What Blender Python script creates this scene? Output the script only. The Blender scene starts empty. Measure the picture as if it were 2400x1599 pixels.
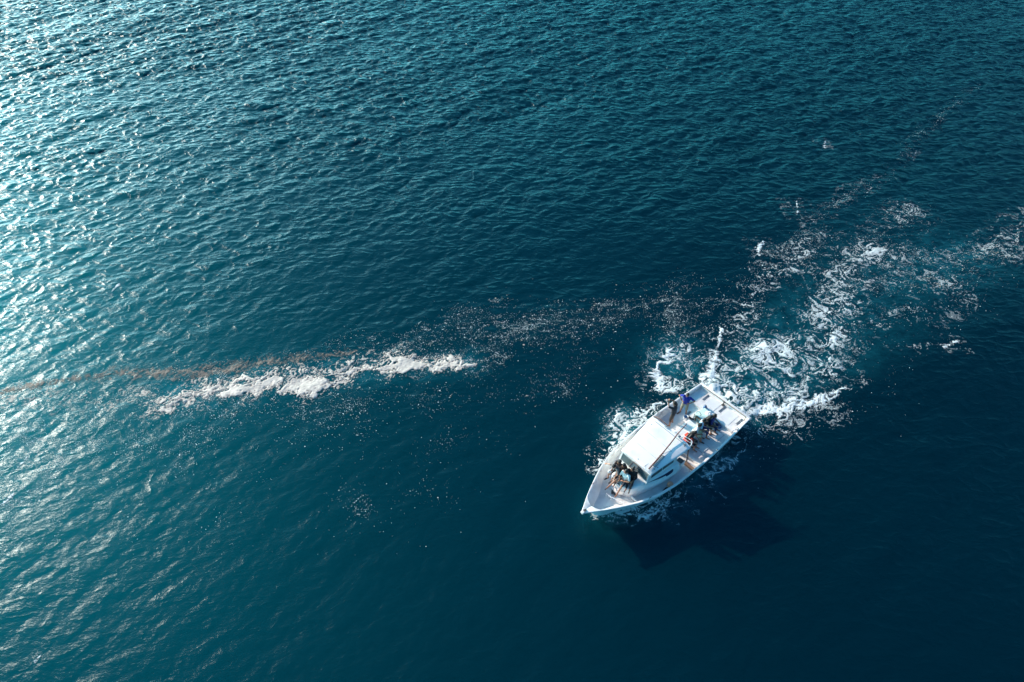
import bpy, bmesh, math, random
import numpy as np
from mathutils import Vector, Matrix

S = bpy.context.scene
COL = S.collection
PI = math.pi

# ------------------------------------------------------------------ camera
CAM_H = 28.0
PITCH = 45.0
cd = bpy.data.cameras.new('camera')
cd.sensor_width = 36.0
cd.lens = 24.0
cd.clip_start = 0.5
cd.clip_end = 9000.0
cam = bpy.data.objects.new('camera', cd)
cam.location = (0, 0, CAM_H)
cam.rotation_euler = (math.radians(90 - PITCH), 0, 0)
COL.objects.link(cam)
S.camera = cam

# ------------------------------------------------------------------ sky, sun, exposure
HAZE_GLOW = 68.0      # brightness of the horizon haze, before the background strength
SUN_AZ = 144.0       # where the sun stands, degrees anticlockwise from +x
SUN_EL = 22
w = bpy.data.worlds.new('World')
S.world = w
w.use_nodes = True
wn = w.node_tree
bg = wn.nodes['Background']
sky = wn.nodes.new('ShaderNodeTexSky')
sky.sky_type = 'NISHITA'
sky.sun_disc = False
sky.sun_elevation = math.radians(SUN_EL)
sky.sun_rotation = math.radians(90 - SUN_AZ)
sky.air_density = 1.0
sky.dust_density = 3.0
sky.ozone_density = 3.0
tint = wn.nodes.new('ShaderNodeMix'); tint.data_type = 'RGBA'; tint.blend_type = 'MULTIPLY'
tint.inputs['Factor'].default_value = 1.0
tint.inputs['B'].default_value = (0.36, 0.93, 1.20, 1)
wn.links.new(sky.outputs['Color'], tint.inputs['A'])
# pale haze lying along the horizon, brightest on the sun's side
tcw = wn.nodes.new('ShaderNodeTexCoord')
sep = wn.nodes.new('ShaderNodeSeparateXYZ'); wn.links.new(tcw.outputs['Generated'], sep.inputs[0])
def wmath(op, a, b=None, clamp=False):
    n = wn.nodes.new('ShaderNodeMath'); n.operation = op; n.use_clamp = clamp
    for k, v in enumerate((a, b)):
        if v is None: continue
        if isinstance(v, (int, float)): n.inputs[k].default_value = v
        else: wn.links.new(v, n.inputs[k])
    return n.outputs[0]
low = wmath('POWER', wmath('SUBTRACT', 1.0, wmath('ABSOLUTE', sep.outputs['Z'])), 6.0)
side = wmath('ADD', wmath('MULTIPLY', sep.outputs['X'], math.cos(math.radians(SUN_AZ)) * .45), wmath('MULTIPLY', sep.outputs['Y'], math.sin(math.radians(SUN_AZ)) * .45))
amt = wmath('MULTIPLY', wmath('MULTIPLY', low, wmath('ADD', wmath('POWER', wmath('ADD', side, 0.55, True), 4.0), 0.03)), HAZE_GLOW)
hz_ = wn.nodes.new('ShaderNodeMix'); hz_.data_type = 'RGBA'; hz_.blend_type = 'ADD'
hz_.inputs['B'].default_value = (0.62, 0.96, 1.0, 1)
wn.links.new(tint.outputs['Result'], hz_.inputs['A'])
scl = wn.nodes.new('ShaderNodeVectorMath'); scl.operation = 'SCALE'; scl.inputs[0].default_value = (0.07, 0.90, 1.08)
wn.links.new(amt, scl.inputs['Scale'])
# and the white glare of the air right under the sun
amt2 = wmath('MULTIPLY', wmath('MULTIPLY', low, wmath('POWER', wmath('ADD', side, 0.55, True), 20.0)), HAZE_GLOW * 1.7)
sc2 = wn.nodes.new('ShaderNodeVectorMath'); sc2.operation = 'SCALE'; sc2.inputs[0].default_value = (1.0, 0.86, 0.78)
wn.links.new(amt2, sc2.inputs['Scale'])
sm_ = wn.nodes.new('ShaderNodeVectorMath'); sm_.operation = 'ADD'
wn.links.new(scl.outputs[0], sm_.inputs[0]); wn.links.new(sc2.outputs[0], sm_.inputs[1])
wn.links.new(sm_.outputs[0], hz_.inputs['B'])
hz_.inputs['Factor'].default_value = 1.0
wn.links.new(hz_.outputs['Result'], bg.inputs['Color'])
bg.inputs['Strength'].default_value = 0.11
sd = bpy.data.lights.new('sun', 'SUN')
sd.energy = 5.0
sd.angle = math.radians(0.5)
sd.color = (1.0, 0.82, 0.68)
sun = bpy.data.objects.new('sun', sd)
_az, _el = math.radians(SUN_AZ), math.radians(SUN_EL)
SUN_V = Vector((math.cos(_el) * math.cos(_az), math.cos(_el) * math.sin(_az), math.sin(_el)))
sun.rotation_euler = SUN_V.to_track_quat('Z', 'Y').to_euler()
COL.objects.link(sun)
S.view_settings.view_transform = 'Standard'
S.view_settings.look = 'None'
S.view_settings.gamma = 1.0
S.view_settings.exposure = 0.62
S.cycles.max_bounces = 6
S.cycles.caustics_reflective = False
S.cycles.caustics_refractive = False

# ------------------------------------------------------------------ helpers
def tag(o, label=None, cat=None, group=None, kind=None):
    if label: o['label'] = label
    if cat: o['category'] = cat
    if group: o['group'] = group
    if kind: o['kind'] = kind
    return o

def mesh_from_arrays(name, co, faces):
    """co (n,3), faces (m,4) or (m,3) arrays -> mesh"""
    me = bpy.data.meshes.new(name)
    n, m, k = len(co), len(faces), faces.shape[1]
    me.vertices.add(n)
    me.vertices.foreach_set('co', np.ascontiguousarray(co, dtype=np.float32).ravel())
    me.loops.add(m * k)
    me.loops.foreach_set('vertex_index', np.ascontiguousarray(faces, dtype=np.int32).ravel())
    me.polygons.add(m)
    me.polygons.foreach_set('loop_start', np.arange(0, m * k, k, dtype=np.int32))
    me.polygons.foreach_set('use_smooth', np.ones(m, dtype=bool))
    me.update(calc_edges=True)
    return me

def link(name, me, m=None, parent=None):
    o = bpy.data.objects.new(name, me)
    COL.objects.link(o)
    if m is not None:
        me.materials.append(m)
    if parent is not None:
        o.parent = parent
    return o

def base_mat(name, color, rough=0.5, metallic=0.0, spec=0.5, ior=None):
    m = bpy.data.materials.new(name)
    m.use_nodes = True
    b = m.node_tree.nodes['Principled BSDF']
    b.inputs['Base Color'].default_value = (*color, 1)
    b.inputs['Roughness'].default_value = rough
    b.inputs['Metallic'].default_value = metallic
    b.inputs['Specular IOR Level'].default_value = spec
    if ior: b.inputs['IOR'].default_value = ior
    return m

def noise_mat(name, c1, c2, scale=3.0, rough=0.5, bump=0.0, detail=4.0, lo=0.35, hi=0.65, stretch=None, metallic=0.0, bscale=None):
    """two-tone procedural material: noise mottling of the colour and the gloss, optional bump"""
    m = base_mat(name, c1, rough, metallic)
    nt = m.node_tree
    b = nt.nodes['Principled BSDF']
    tc = nt.nodes.new('ShaderNodeTexCoord')
    mp = nt.nodes.new('ShaderNodeMapping')
    if stretch: mp.inputs['Scale'].default_value = stretch
    nt.links.new(tc.outputs['Object'], mp.inputs['Vector'])
    n = nt.nodes.new('ShaderNodeTexNoise')
    n.inputs['Scale'].default_value = scale
    n.inputs['Detail'].default_value = detail
    nt.links.new(mp.outputs['Vector'], n.inputs['Vector'])
    r = nt.nodes.new('ShaderNodeValToRGB')
    r.color_ramp.elements[0].position = lo
    r.color_ramp.elements[0].color = (*c1, 1)
    r.color_ramp.elements[1].position = hi
    r.color_ramp.elements[1].color = (*c2, 1)
    nt.links.new(n.outputs['Fac'], r.inputs['Fac'])
    nt.links.new(r.outputs['Color'], b.inputs['Base Color'])
    if bump:
        n2 = nt.nodes.new('ShaderNodeTexNoise')
        n2.inputs['Scale'].default_value = bscale or scale * 6
        nt.links.new(mp.outputs['Vector'], n2.inputs['Vector'])
        bp = nt.nodes.new('ShaderNodeBump')
        bp.inputs['Strength'].default_value = bump
        bp.inputs['Distance'].default_value = 0.01
        nt.links.new(n2.outputs['Fac'], bp.inputs['Height'])
        nt.links.new(bp.outputs['Normal'], b.inputs['Normal'])
    return m

# ------------------------------------------------------------------ the sea surface (spectral waves)
RNG = np.random.default_rng(11)
NF, LT = 2048, 102.4

def make_waves():
    k1 = np.fft.fftfreq(NF, LT / NF) * 2 * PI
    kx, ky = np.meshgrid(k1, k1, indexing='ij')
    k = np.hypot(kx, ky)
    k[0, 0] = 1.0
    th = np.arctan2(ky, kx)
    g = RNG.normal(size=(NF, NF)) + 1j * RNG.normal(size=(NF, NF))
    # bands: (shortest, longest wavelength, direction, spread power, floor, slope rms, choppiness weight)
    H = np.zeros((NF, NF), complex)
    for lmin, lmax, d, s, fl, slope, fall in (
            (4.0, 14.0, 142, 3, 0.05, 0.015, 3.0),
            (1.5, 5.0, 139, 3, 0.08, 0.042, 3.2),
            (0.65, 2.4, 131, 2.5, 0.06, 0.105, 3.0),
            (0.65, 1.8, 84, 4, 0.02, 0.050, 3.0),
            (0.22, 0.9, 134, 1.8, 0.10, 0.130, 3.0)):
        klo, khi = 2 * PI / lmax, 2 * PI / lmin
        A = k ** (-fall) * np.exp(-(klo * 1.3 / k) ** 2) * np.exp(-(k / (khi * 1.3)) ** 4)
        c = np.cos(th - math.radians(d))
        A = A * (np.abs(c) ** (2 * s) + fl) ** 0.5
        A[0, 0] = 0
        Hb = g * A
        g = np.roll(g, 371, axis=0)
        sl = math.sqrt((np.abs(Hb * k) ** 2).sum()) / (NF * NF)
        h = np.fft.ifft2(Hb)
        sl = math.sqrt(np.mean(np.fft.ifft2(1j * kx * Hb).real ** 2 + np.fft.ifft2(1j * ky * Hb).real ** 2))
        H += Hb * (slope / sl)
    h = np.fft.ifft2(H).real
    Dx = np.fft.ifft2(-1j * kx / k * H).real
    Dy = np.fft.ifft2(-1j * ky / k * H).real
    return [a.astype(np.float32) for a in (h, Dx, Dy)]

WH, WDX, WDY = make_waves()
CHOP = 1.25

def samp(a, x, y):
    u = (x / LT * NF) % NF
    v = (y / LT * NF) % NF
    i = np.floor(u).astype(np.int64); j = np.floor(v).astype(np.int64)
    fu = (u - i).astype(np.float32); fv = (v - j).astype(np.float32)
    i %= NF; j %= NF
    i2 = (i + 1) % NF; j2 = (j + 1) % NF
    return (a[i, j] * (1 - fu) * (1 - fv) + a[i2, j] * fu * (1 - fv) + a[i, j2] * (1 - fu) * fv + a[i2, j2] * fu * fv)

def fbm_field(n, L, lmin, lmax, fall, seed, ang=None, stretch=1.0):
    """periodic gaussian noise, unit variance, optionally stretched along an angle"""
    r = np.random.default_rng(seed)
    k1 = np.fft.fftfreq(n, L / n) * 2 * PI
    kx, ky = np.meshgrid(k1, k1, indexing='ij')
    if ang is not None:
        c, s = math.cos(math.radians(ang)), math.sin(math.radians(ang))
        a, b = kx * c + ky * s, -kx * s + ky * c
        kk = np.hypot(a * stretch, b)
    else:
        kk = np.hypot(kx, ky)
    kk[0, 0] = 1
    A = kk ** (-fall) * np.exp(-(2 * PI / lmax / kk) ** 2) * np.exp(-(kk / (2 * PI / lmin)) ** 2)
    A[0, 0] = 0
    f = np.fft.ifft2(np.fft.fft2(r.normal(size=(n, n))) * A).real
    return ((f - f.mean()) / f.std()).astype(np.float32)

class Field:
    def __init__(s, n, L, *a, **k):
        s.n, s.L, s.f = n, L, fbm_field(n, L, *a, **k)
    def __call__(s, x, y):
        u = (x / s.L * s.n) % s.n; v = (y / s.L * s.n) % s.n
        i = np.floor(u).astype(np.int64); j = np.floor(v).astype(np.int64)
        fu = u - i; fv = v - j
        i %= s.n; j %= s.n; i2 = (i + 1) % s.n; j2 = (j + 1) % s.n
        f = s.f
        return f[i, j] * (1 - fu) * (1 - fv) + f[i2, j] * fu * (1 - fv) + f[i, j2] * (1 - fu) * fv + f[i2, j2] * fu * fv

_p = math.radians(PITCH)
def sea(u, v):
    """point of the sea level plane for a spot measured on the 2400 x 1599 survey photograph"""
    u = np.asarray(u, float); v = np.asarray(v, float)
    a = (u - 1200) / 1600.0; b = (799.5 - v) / 1600.0
    dy = math.cos(_p) + b * math.sin(_p)
    dz = -math.sin(_p) + b * math.cos(_p)
    t = -CAM_H / dz
    return a * t, dy * t

def ss(a, b, x):
    t = np.clip((x - a) / (b - a), 0, 1)
    return t * t * (3 - 2 * t)

# boat frame (used by the sea too, where the hull pushes the water about)
BO = np.array([10.993, 22.712]); BX = np.array([-0.7593, -0.6507]); BY = np.array([0.6507, -0.7593])
def to_boat(x, y):
    dx, dy = x - BO[0], y - BO[1]
    return dx * BX[0] + dy * BX[1], dx * BY[0] + dy * BY[1]

HX = np.array([0, 1, 2, 3, 4, 5, 6, 7, 8, 9, 9.6, 10.1, 10.38])
HW = np.array([1.56, 1.625, 1.69, 1.735, 1.75, 1.73, 1.68, 1.54, 1.24, .80, .50, .22, .06])
HZ = np.array([1.0, 1.0, 1.0, 1.0, 1.0, 1.0, 1.01, 1.06, 1.13, 1.22, 1.29, 1.34, 1.37])
# ------------------------------------------------------------------ foam and churned-water densities (sea-level metres)
def seg(x, y, pts, wid, soft=1.0):
    """max of gaussian tubes along a polyline given in survey pixels; wid = half width in metres at each vertex"""
    P = [sea(*p) for p in pts]
    out = np.zeros_like(x)
    for k in range(len(P) - 1):
        (x0, y0), (x1, y1) = P[k], P[k + 1]
        dx, dy = x1 - x0, y1 - y0
        t = np.clip(((x - x0) * dx + (y - y0) * dy) / (dx * dx + dy * dy), 0, 1)
        d = np.hypot(x - x0 - t * dx, y - y0 - t * dy)
        ww = wid[k] * (1 - t) + wid[k + 1] * t
        out = np.maximum(out, np.exp(-(d / ww) ** 2 * soft))
    return out
def blob(x, y, u, v, ru, rv, ang=0):
    """elliptical soft spot; centre in survey pixels, radii in survey pixels measured there"""
    cx, cy = sea(u, v)
    x1, _ = sea(u + 1, v); _, y1 = sea(u, v - 1)
    sx, sy = x1 - cx, y1 - cy
    a, b = (x - cx) / sx, (y - cy) / sy
    c, s = math.cos(math.radians(ang)), math.sin(math.radians(ang))
    p, q = a * c + b * s, -a * s + b * c
    return np.exp(-(p / ru) ** 2 - (q / rv) ** 2)

def wake_axis(x, y):
    """distance astern of the transom and sideways offset"""
    bx, by = to_boat(x, y)
    return -bx, by

def aeration(x, y):
    s, n = wake_axis(x, y)
    half = 1.5 + 0.22 * np.maximum(s, 0)
    a = ss(-.6, 1.0, s) * np.exp(-(n / half) ** 4) * np.exp(-np.maximum(s, 0) / 9.0)
    a = np.maximum(a, .75 * blob(x, y, 1590, 850, 75, 55))
    a = np.maximum(a, .8 * blob(x, y, 1470, 1000, 55, 45, 35))
    a = np.maximum(a, .6 * seg(x, y, [(1430, 1195), (1560, 1150), (1700, 1070)], [.9, 1.3, 1.0]))
    a = np.maximum(a, .35 * seg(x, y, [(1900, 800), (2080, 660), (2250, 600)], [2.0, 3.0, 3.0]))
    a = np.maximum(a, .45 * seg(x, y, [(430, 920), (700, 880), (1100, 850)], [1.6, 1.3, .9]))
    return a

# ------------------------------------------------------------------ water mesh
def spaced(breaks):
    out = [breaks[0][0]]
    for (a, b, st0, st1) in breaks:
        x = a; L = b - a
        vals = []
        while x < b - 1e-6:
            t = (x - a) / L
            x += st0 + (st1 - st0) * t
            vals.append(min(x, b))
        out += vals
    return np.unique(np.array(out))

xs = spaced([(-62, -30, .14, .085), (-30, 30, .085, .085), (30, 62, .085, .14)])
ys = spaced([(5, 30, .065, .085), (30, 60, .085, .13), (60, 96, .13, .2)])
def grow(a, st, lim, sgn):
    out = []; x = a
    while abs(x) < lim:
        st *= 1.075; x += sgn * st; out.append(x)
    return np.array(out)
xs = np.concatenate([grow(-62, .14, 4000, -1)[::-1], xs, grow(62, .14, 4000, 1)])
ys = np.concatenate([grow(5, .065, 4000, -1)[::-1], ys, grow(96, .2, 4000, 1)])
X, Y = np.meshgrid(xs, ys, indexing='ij')
SLICK = Field(256, 180.0, 4, 60, 1.3, 5, ang=20, stretch=2.0)

def wind(x, y):
    """0 in the calmer water near the boat and astern of it, 1 in the breeze further out"""
    return np.clip(ss(19, 74, y) + .12 * SLICK(x, y), 0, 1)

def wave_scale(x, y):
    """waves flatten in the lee and slick by the boat, and die off under the hull"""
    bx, by = to_boat(x, y)
    hull = ss(2.3, 1.2, np.hypot(np.maximum(np.abs(bx - 5) - 4.4, 0), by))
    return 1 - .8 * hull

def surface(x, y):
    f = wave_scale(x, y) * (.36 + .94 * wind(x, y))
    far = np.clip(1.5 - np.hypot(x, y - 40) / 400, 0.0, 1)
    f = f * far
    h = samp(WH, x, y) * f
    s, n = wake_axis(x, y)
    # stern wave and turbulence
    h = h + .10 * ss(0, .8, s) * np.exp(-(n / 1.6) ** 2) * np.exp(-np.maximum(s - .5, 0) / 1.6)
    return x + CHOP * samp(WDX, x, y) * f, y + CHOP * samp(WDY, x, y) * f, h

TURB = Field(1024, 40.0, .40, 2.2, 1.6, 77)
def surface2(x, y):
    a, b, c = surface(x, y)
    s, n = wake_axis(x, y)
    t = ss(-.5, .5, s) * np.exp(-(n / (2.0 + .2 * np.maximum(s, 0))) ** 4) * np.exp(-np.maximum(s, 0) / 7)
    return a, b, c + .035 * t * TURB(x, y)
A_, B_, C_ = surface2(X, Y)
nx, ny = X.shape
co = np.stack([A_, B_, C_], -1).reshape(-1, 3)
ii = np.arange(nx * ny).reshape(nx, ny)
fc = np.stack([ii[:-1, :-1], ii[1:, :-1], ii[1:, 1:], ii[:-1, 1:]], -1).reshape(-1, 4)
def on_sea(x, y):
    """points lying exactly on the water mesh, for whatever floats on it"""
    i = np.clip(np.searchsorted(xs, x) - 1, 0, len(xs) - 2); j = np.clip(np.searchsorted(ys, y) - 1, 0, len(ys) - 2)
    u = (x - xs[i]) / (xs[i + 1] - xs[i]); v = (y - ys[j]) / (ys[j + 1] - ys[j])
    return [G[i, j] * (1 - u) * (1 - v) + G[i + 1, j] * u * (1 - v) + G[i, j + 1] * (1 - u) * v + G[i + 1, j + 1] * u * v for G in (A_, B_, C_)]
me = mesh_from_arrays('sea', co, fc)
at = me.attributes.new('aeration', 'FLOAT', 'POINT')
aer = aeration(X, Y)
at.data.foreach_set('value', aer.astype(np.float32).ravel())
at = me.attributes.new('wind', 'FLOAT', 'POINT')
at.data.foreach_set('value', wind(X, Y).astype(np.float32).ravel())

def water_material():
    m = base_mat('sea_water', (0.0, 0.024, 0.042), 0.25, spec=0.13, ior=1.333)
    nt = m.node_tree; N = nt.nodes; Lk = nt.links
    b = N['Principled BSDF']
    geo = N.new('ShaderNodeNewGeometry')
    a = N.new('ShaderNodeAttribute'); a.attribute_name = 'aeration'
    # body colour: deep teal, patchy, turning turquoise where bubbles are mixed in
    n0 = N.new('ShaderNodeTexNoise'); n0.inputs['Scale'].default_value = .05; n0.inputs['Detail'].default_value = 3
    Lk.new(geo.outputs['Position'], n0.inputs['Vector'])
    r0 = N.new('ShaderNodeValToRGB')
    r0.color_ramp.elements[0].position = .35; r0.color_ramp.elements[0].color = (0.0, 0.0036, 0.0064, 1)
    r0.color_ramp.elements[1].position = .65; r0.color_ramp.elements[1].color = (0.0, 0.0050, 0.0084, 1)
    Lk.new(n0.outputs['Fac'], r0.inputs['Fac'])
    n1 = N.new('ShaderNodeTexNoise'); n1.inputs['Scale'].default_value = 1.3; n1.inputs['Detail'].default_value = 6
    n1.inputs['Distortion'].default_value = .8
    Lk.new(geo.outputs['Position'], n1.inputs['Vector'])
    mr = N.new('ShaderNodeMapRange'); mr.inputs['From Min'].default_value = .25; mr.inputs['From Max'].default_value = .7
    Lk.new(n1.outputs['Fac'], mr.inputs['Value'])
    mu = N.new('ShaderNodeMath'); mu.operation = 'MULTIPLY'; mu.use_clamp = True
    Lk.new(a.outputs['Fac'], mu.inputs[0]); Lk.new(mr.outputs['Result'], mu.inputs[1])
    mix = N.new('ShaderNodeMix'); mix.data_type = 'RGBA'
    Lk.new(mu.outputs[0], mix.inputs['Factor'])
    Lk.new(r0.outputs['Color'], mix.inputs['A'])
    mix.inputs['B'].default_value = (0.012, 0.15, 0.19, 1)
    Lk.new(mix.outputs['Result'], b.inputs['Base Color'])
    # sunlight spreads metres through clear water, so shadows on it stay soft
    b.subsurface_method = 'BURLEY'
    b.inputs['Subsurface Weight'].default_value = 1.0
    b.inputs['Subsurface Radius'].default_value = (1.0, 1.0, 1.0)
    b.inputs['Subsurface Scale'].default_value = 3.0
    # capillary ripples too small for the mesh
    mp = N.new('ShaderNodeMapping'); mp.inputs['Rotation'].default_value = (0, 0, math.radians(-45)); mp.inputs['Scale'].default_value = (.6, 1.1, 1)
    Lk.new(geo.outputs['Position'], mp.inputs['Vector'])
    n2 = N.new('ShaderNodeTexNoise'); n2.inputs['Scale'].default_value = 4.5; n2.inputs['Detail'].default_value = 6; n2.inputs['Roughness'].default_value = .62
    Lk.new(mp.outputs['Vector'], n2.inputs['Vector'])
    bp0 = N.new('ShaderNodeBump'); bp0.inputs['Strength'].default_value = .6; bp0.inputs['Distance'].default_value = .06
    Lk.new(n2.outputs['Fac'], bp0.inputs['Height'])
    n3 = N.new('ShaderNodeTexNoise'); n3.inputs['Scale'].default_value = 1.35; n3.inputs['Detail'].default_value = 4; n3.inputs['Roughness'].default_value = .6; n3.inputs['Distortion'].default_value = .4; n3.noise_type = 'RIDGED_MULTIFRACTAL'; n3.inputs['Offset'].default_value = .9; n3.inputs['Gain'].default_value = 1.2; n3.inputs['Lacunarity'].default_value = 2.1
    mp3 = N.new('ShaderNodeMapping'); mp3.inputs['Rotation'].default_value = (0, 0, math.radians(-47)); mp3.inputs['Scale'].default_value = (.62, 1.15, 1)
    Lk.new(geo.outputs['Position'], mp3.inputs['Vector']); Lk.new(mp3.outputs['Vector'], n3.inputs['Vector'])
    bp = N.new('ShaderNodeBump'); bp.inputs['Strength'].default_value = 1.0; bp.inputs['Distance'].default_value = .11
    Lk.new(n3.outputs['Fac'], bp.inputs['Height']); Lk.new(bp0.outputs['Normal'], bp.inputs['Normal'])
    Lk.new(bp.outputs['Normal'], b.inputs['Normal'])
    wb = N.new('ShaderNodeAttribute'); wb.attribute_name = 'wind'
    ws = N.new('ShaderNodeMapRange'); ws.inputs['To Min'].default_value = .14; ws.inputs['To Max'].default_value = 1.0
    Lk.new(wb.outputs['Fac'], ws.inputs['Value']); Lk.new(ws.outputs['Result'], bp.inputs['Strength'])
    wa = N.new('ShaderNodeAttribute'); wa.attribute_name = 'wind'
    wr = N.new('ShaderNodeMapRange'); wr.inputs['To Min'].default_value = .20; wr.inputs['To Max'].default_value = .24
    Lk.new(wa.outputs['Fac'], wr.inputs['Value']); Lk.new(wr.outputs['Result'], b.inputs['Roughness'])
    b.inputs["Specular Tint"].default_value = (.6, .95, 1, 1)
    # light scattered forward inside the water: a wide teal lobe towards the sun
    g = N.new('ShaderNodeBsdfGlossy'); g.inputs['Roughness'].default_value = .52
    upn = N.new('ShaderNodeCombineXYZ'); upn.inputs['Z'].default_value = 1.0; Lk.new(upn.outputs[0], g.inputs['Normal'])
    g.inputs['Color'].default_value = (0.0, 0.026, 0.037, 1)
    ad = N.new('ShaderNodeAddShader')
    Lk.new(b.outputs[0], ad.inputs[0]); Lk.new(g.outputs[0], ad.inputs[1])
    Lk.new(ad.outputs[0], N['Material Output'].inputs['Surface'])
    return m
water = link('water', me, water_material())
tag(water, kind='structure')
# ------------------------------------------------------------------ building helpers in boat space
BOAT_M = Matrix(((BX[0], BY[0], 0, BO[0]), (BX[1], BY[1], 0, BO[1]), (0, 0, 1, 0), (0, 0, 0, 1)))

def empty(name, loc=(0, 0, 0)):
    """an Empty standing at a boat-space point, turned with the boat"""
    o = bpy.data.objects.new(name, None)
    o.empty_display_size = .2
    COL.objects.link(o)
    o.matrix_world = BOAT_M @ Matrix.Translation(loc)
    return o

class MB:
    """collects shapes in boat space, links them as one mesh; parented pieces are given relative to their root"""
    def __init__(s):
        s.bm = bmesh.new()
    def box(s, x0, x1, y0, y1, z0, z1, bev=0.0, rot=None, about=None):
        r = bmesh.ops.create_cube(s.bm, size=1)
        vs = r['verts']
        c = Vector(((x0 + x1) / 2, (y0 + y1) / 2, (z0 + z1) / 2))
        for v in vs:
            v.co = Vector((v.co.x * (x1 - x0), v.co.y * (y1 - y0), v.co.z * (z1 - z0))) + c
        if bev:
            es = list({e for v in vs for e in v.link_edges})
            r2 = bmesh.ops.bevel(s.bm, geom=es, offset=bev, segments=2, profile=.6, affect='EDGES')
            vs = list({v for f in r2['faces'] for v in f.verts} | {v for v in vs if v.is_valid})
        if rot is not None:
            p = Vector(about) if about is not None else c
            for v in vs: v.co = rot @ (v.co - p) + p
        return vs
    def tube(s, pts, r, seg=8, cap=True):
        """tube along points; r a number or a list"""
        pts = [Vector(p) for p in pts]
        rs = r if isinstance(r, (list, tuple)) else [r] * len(pts)
        rings = []
        for i, p in enumerate(pts):
            d = (pts[min(i + 1, len(pts) - 1)] - pts[max(i - 1, 0)]).normalized()
            a = d.orthogonal().normalized() if i == 0 else (rings_a - d * rings_a.dot(d)).normalized()
            rings_a = a
            b = d.cross(a)
            rings.append([s.bm.verts.new(p + (a * math.cos(t) + b * math.sin(t)) * rs[i]) for t in [2 * PI * k / seg for k in range(seg)]])
        for r0, r1 in zip(rings[:-1], rings[1:]):
            for k in range(seg):
                s.bm.faces.new((r0[k], r0[(k + 1) % seg], r1[(k + 1) % seg], r1[k]))
        if cap:
            s.bm.faces.new(rings[0][::-1]); s.bm.faces.new(rings[-1])
    def grid(s, rows, close=False):
        """skin between rows of points"""
        R = [[s.bm.verts.new(p) for p in row] for row in rows]
        for a, b in zip(R[:-1], R[1:]):
            n = len(a)
            for k in range(n if close else n - 1):
                q = [a[k], a[(k + 1) % n], b[(k + 1) % n], b[k]]
                if len({tuple(v.co) for v in q}) >= 3:
                    try: s.bm.faces.new(q)
                    except ValueError: pass
        return R
    def poly(s, pts):
        return s.bm.faces.new([s.bm.verts.new(p) for p in pts])
    def prism(s, pts, z0, z1):
        lo = [s.bm.verts.new((p[0], p[1], z0)) for p in pts]; hi = [s.bm.verts.new((p[0], p[1], z1)) for p in pts]
        n = len(pts)
        s.bm.faces.new(lo[::-1]); s.bm.faces.new(hi)
        for k in range(n): s.bm.faces.new((lo[k], lo[(k + 1) % n], hi[(k + 1) % n], hi[k]))
    def lathe(s, c, prof, seg=20, axis=None):
        """prof: (radius, height) pairs turned about the vertical through c"""
        rows = []
        for r, h in prof:
            rows.append([Vector(c) + Vector((max(r, 1e-4) * math.cos(t), max(r, 1e-4) * math.sin(t), h)) for t in [2 * PI * k / seg for k in range(seg)]])
        R = s.grid(rows, close=True)
        return R
    def build(s, name, m, parent=None, smooth=False, sharp=40, off=None):
        bmesh.ops.remove_doubles(s.bm, verts=s.bm.verts, dist=1e-4)
        bmesh.ops.recalc_face_normals(s.bm, faces=s.bm.faces)
        off = Vector(off) if off is not None else Vector((0, 0, 0))
        root = parent
        while root is not None:
            off = off + Vector(root.get('_loc', (0, 0, 0))) if root.get('_loc') is not None else off
            root = root.parent
        for v in s.bm.verts: v.co -= off
        me = bpy.data.meshes.new(name)
        s.bm.to_mesh(me); s.bm.free()
        if smooth:
            for p in me.polygons: p.use_smooth = True
            me.set_sharp_from_angle(angle=math.radians(sharp))
        return link(name, me, m, parent)

def root(name, loc, label, cat, group=None):
    o = empty(name, loc)
    o['_loc'] = tuple(loc)
    tag(o, label, cat, group)
    return o

def rootmesh(mb, name, m, loc, label, cat, group=None, smooth=False):
    """a thing that is one mesh"""
    o = mb.build(name, m, None, smooth=smooth, off=loc)
    o.matrix_world = BOAT_M @ Matrix.Translation(loc)
    tag(o, label, cat, group)
    return o

# ------------------------------------------------------------------ materials of the boat
M = {}
M['gel'] = noise_mat('white_gelcoat', (.82, .80, .78), (.66, .64, .61), 2.2, .32, .05, detail=9, lo=.42, hi=.78)
M['roof'] = noise_mat('white_roof_paint', (.82, .81, .80), (.60, .59, .57), 1.6, .35, .05, detail=7, lo=.46, hi=.82)
M['deck'] = noise_mat('deck_paint', (.74, .73, .72), (.55, .54, .53), 2.4, .55, .25, detail=9, bscale=60, lo=.42, hi=.78)
M['pad'] = noise_mat('deck_pad_paint', (.74, .75, .75), (.68, .69, .69), 4.0, .6, .3, bscale=70)
M['recess'] = noise_mat('recess_paint', (.50, .53, .55), (.42, .45, .48), 6, .6)
M['antifoul'] = base_mat('dark_boot_paint', (.02, .03, .05), .5)
M['navy'] = base_mat('navy_decal', (.004, .012, .055), .3)
M['glass'] = base_mat('window_glass', (.10, .14, .15), .06, spec=.8)
M['frame'] = base_mat('grey_rubber_frame', (.07, .07, .07), .6)
M['wood'] = noise_mat('varnished_wood', (.16, .06, .035), (.09, .035, .025), 8, .45, .2, stretch=(1, 8, 8))
M['oldwood'] = noise_mat('weathered_wood', (.22, .14, .09), (.12, .08, .06), 9, .75, .4, stretch=(1, 6, 6))
M['darkpost'] = base_mat('dark_post_paint', (.015, .02, .03), .45)
M['steel'] = base_mat('stainless_steel', (.55, .56, .57), .25, 1.0)
M['whitetube'] = base_mat('white_tube_paint', (.78, .78, .78), .3)
M['grey'] = noise_mat('grey_plastic', (.30, .32, .33), (.22, .24, .25), 10, .5)
M['dark'] = noise_mat('dark_interior', (.06, .065, .07), (.04, .042, .05), 4, .7)
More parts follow.
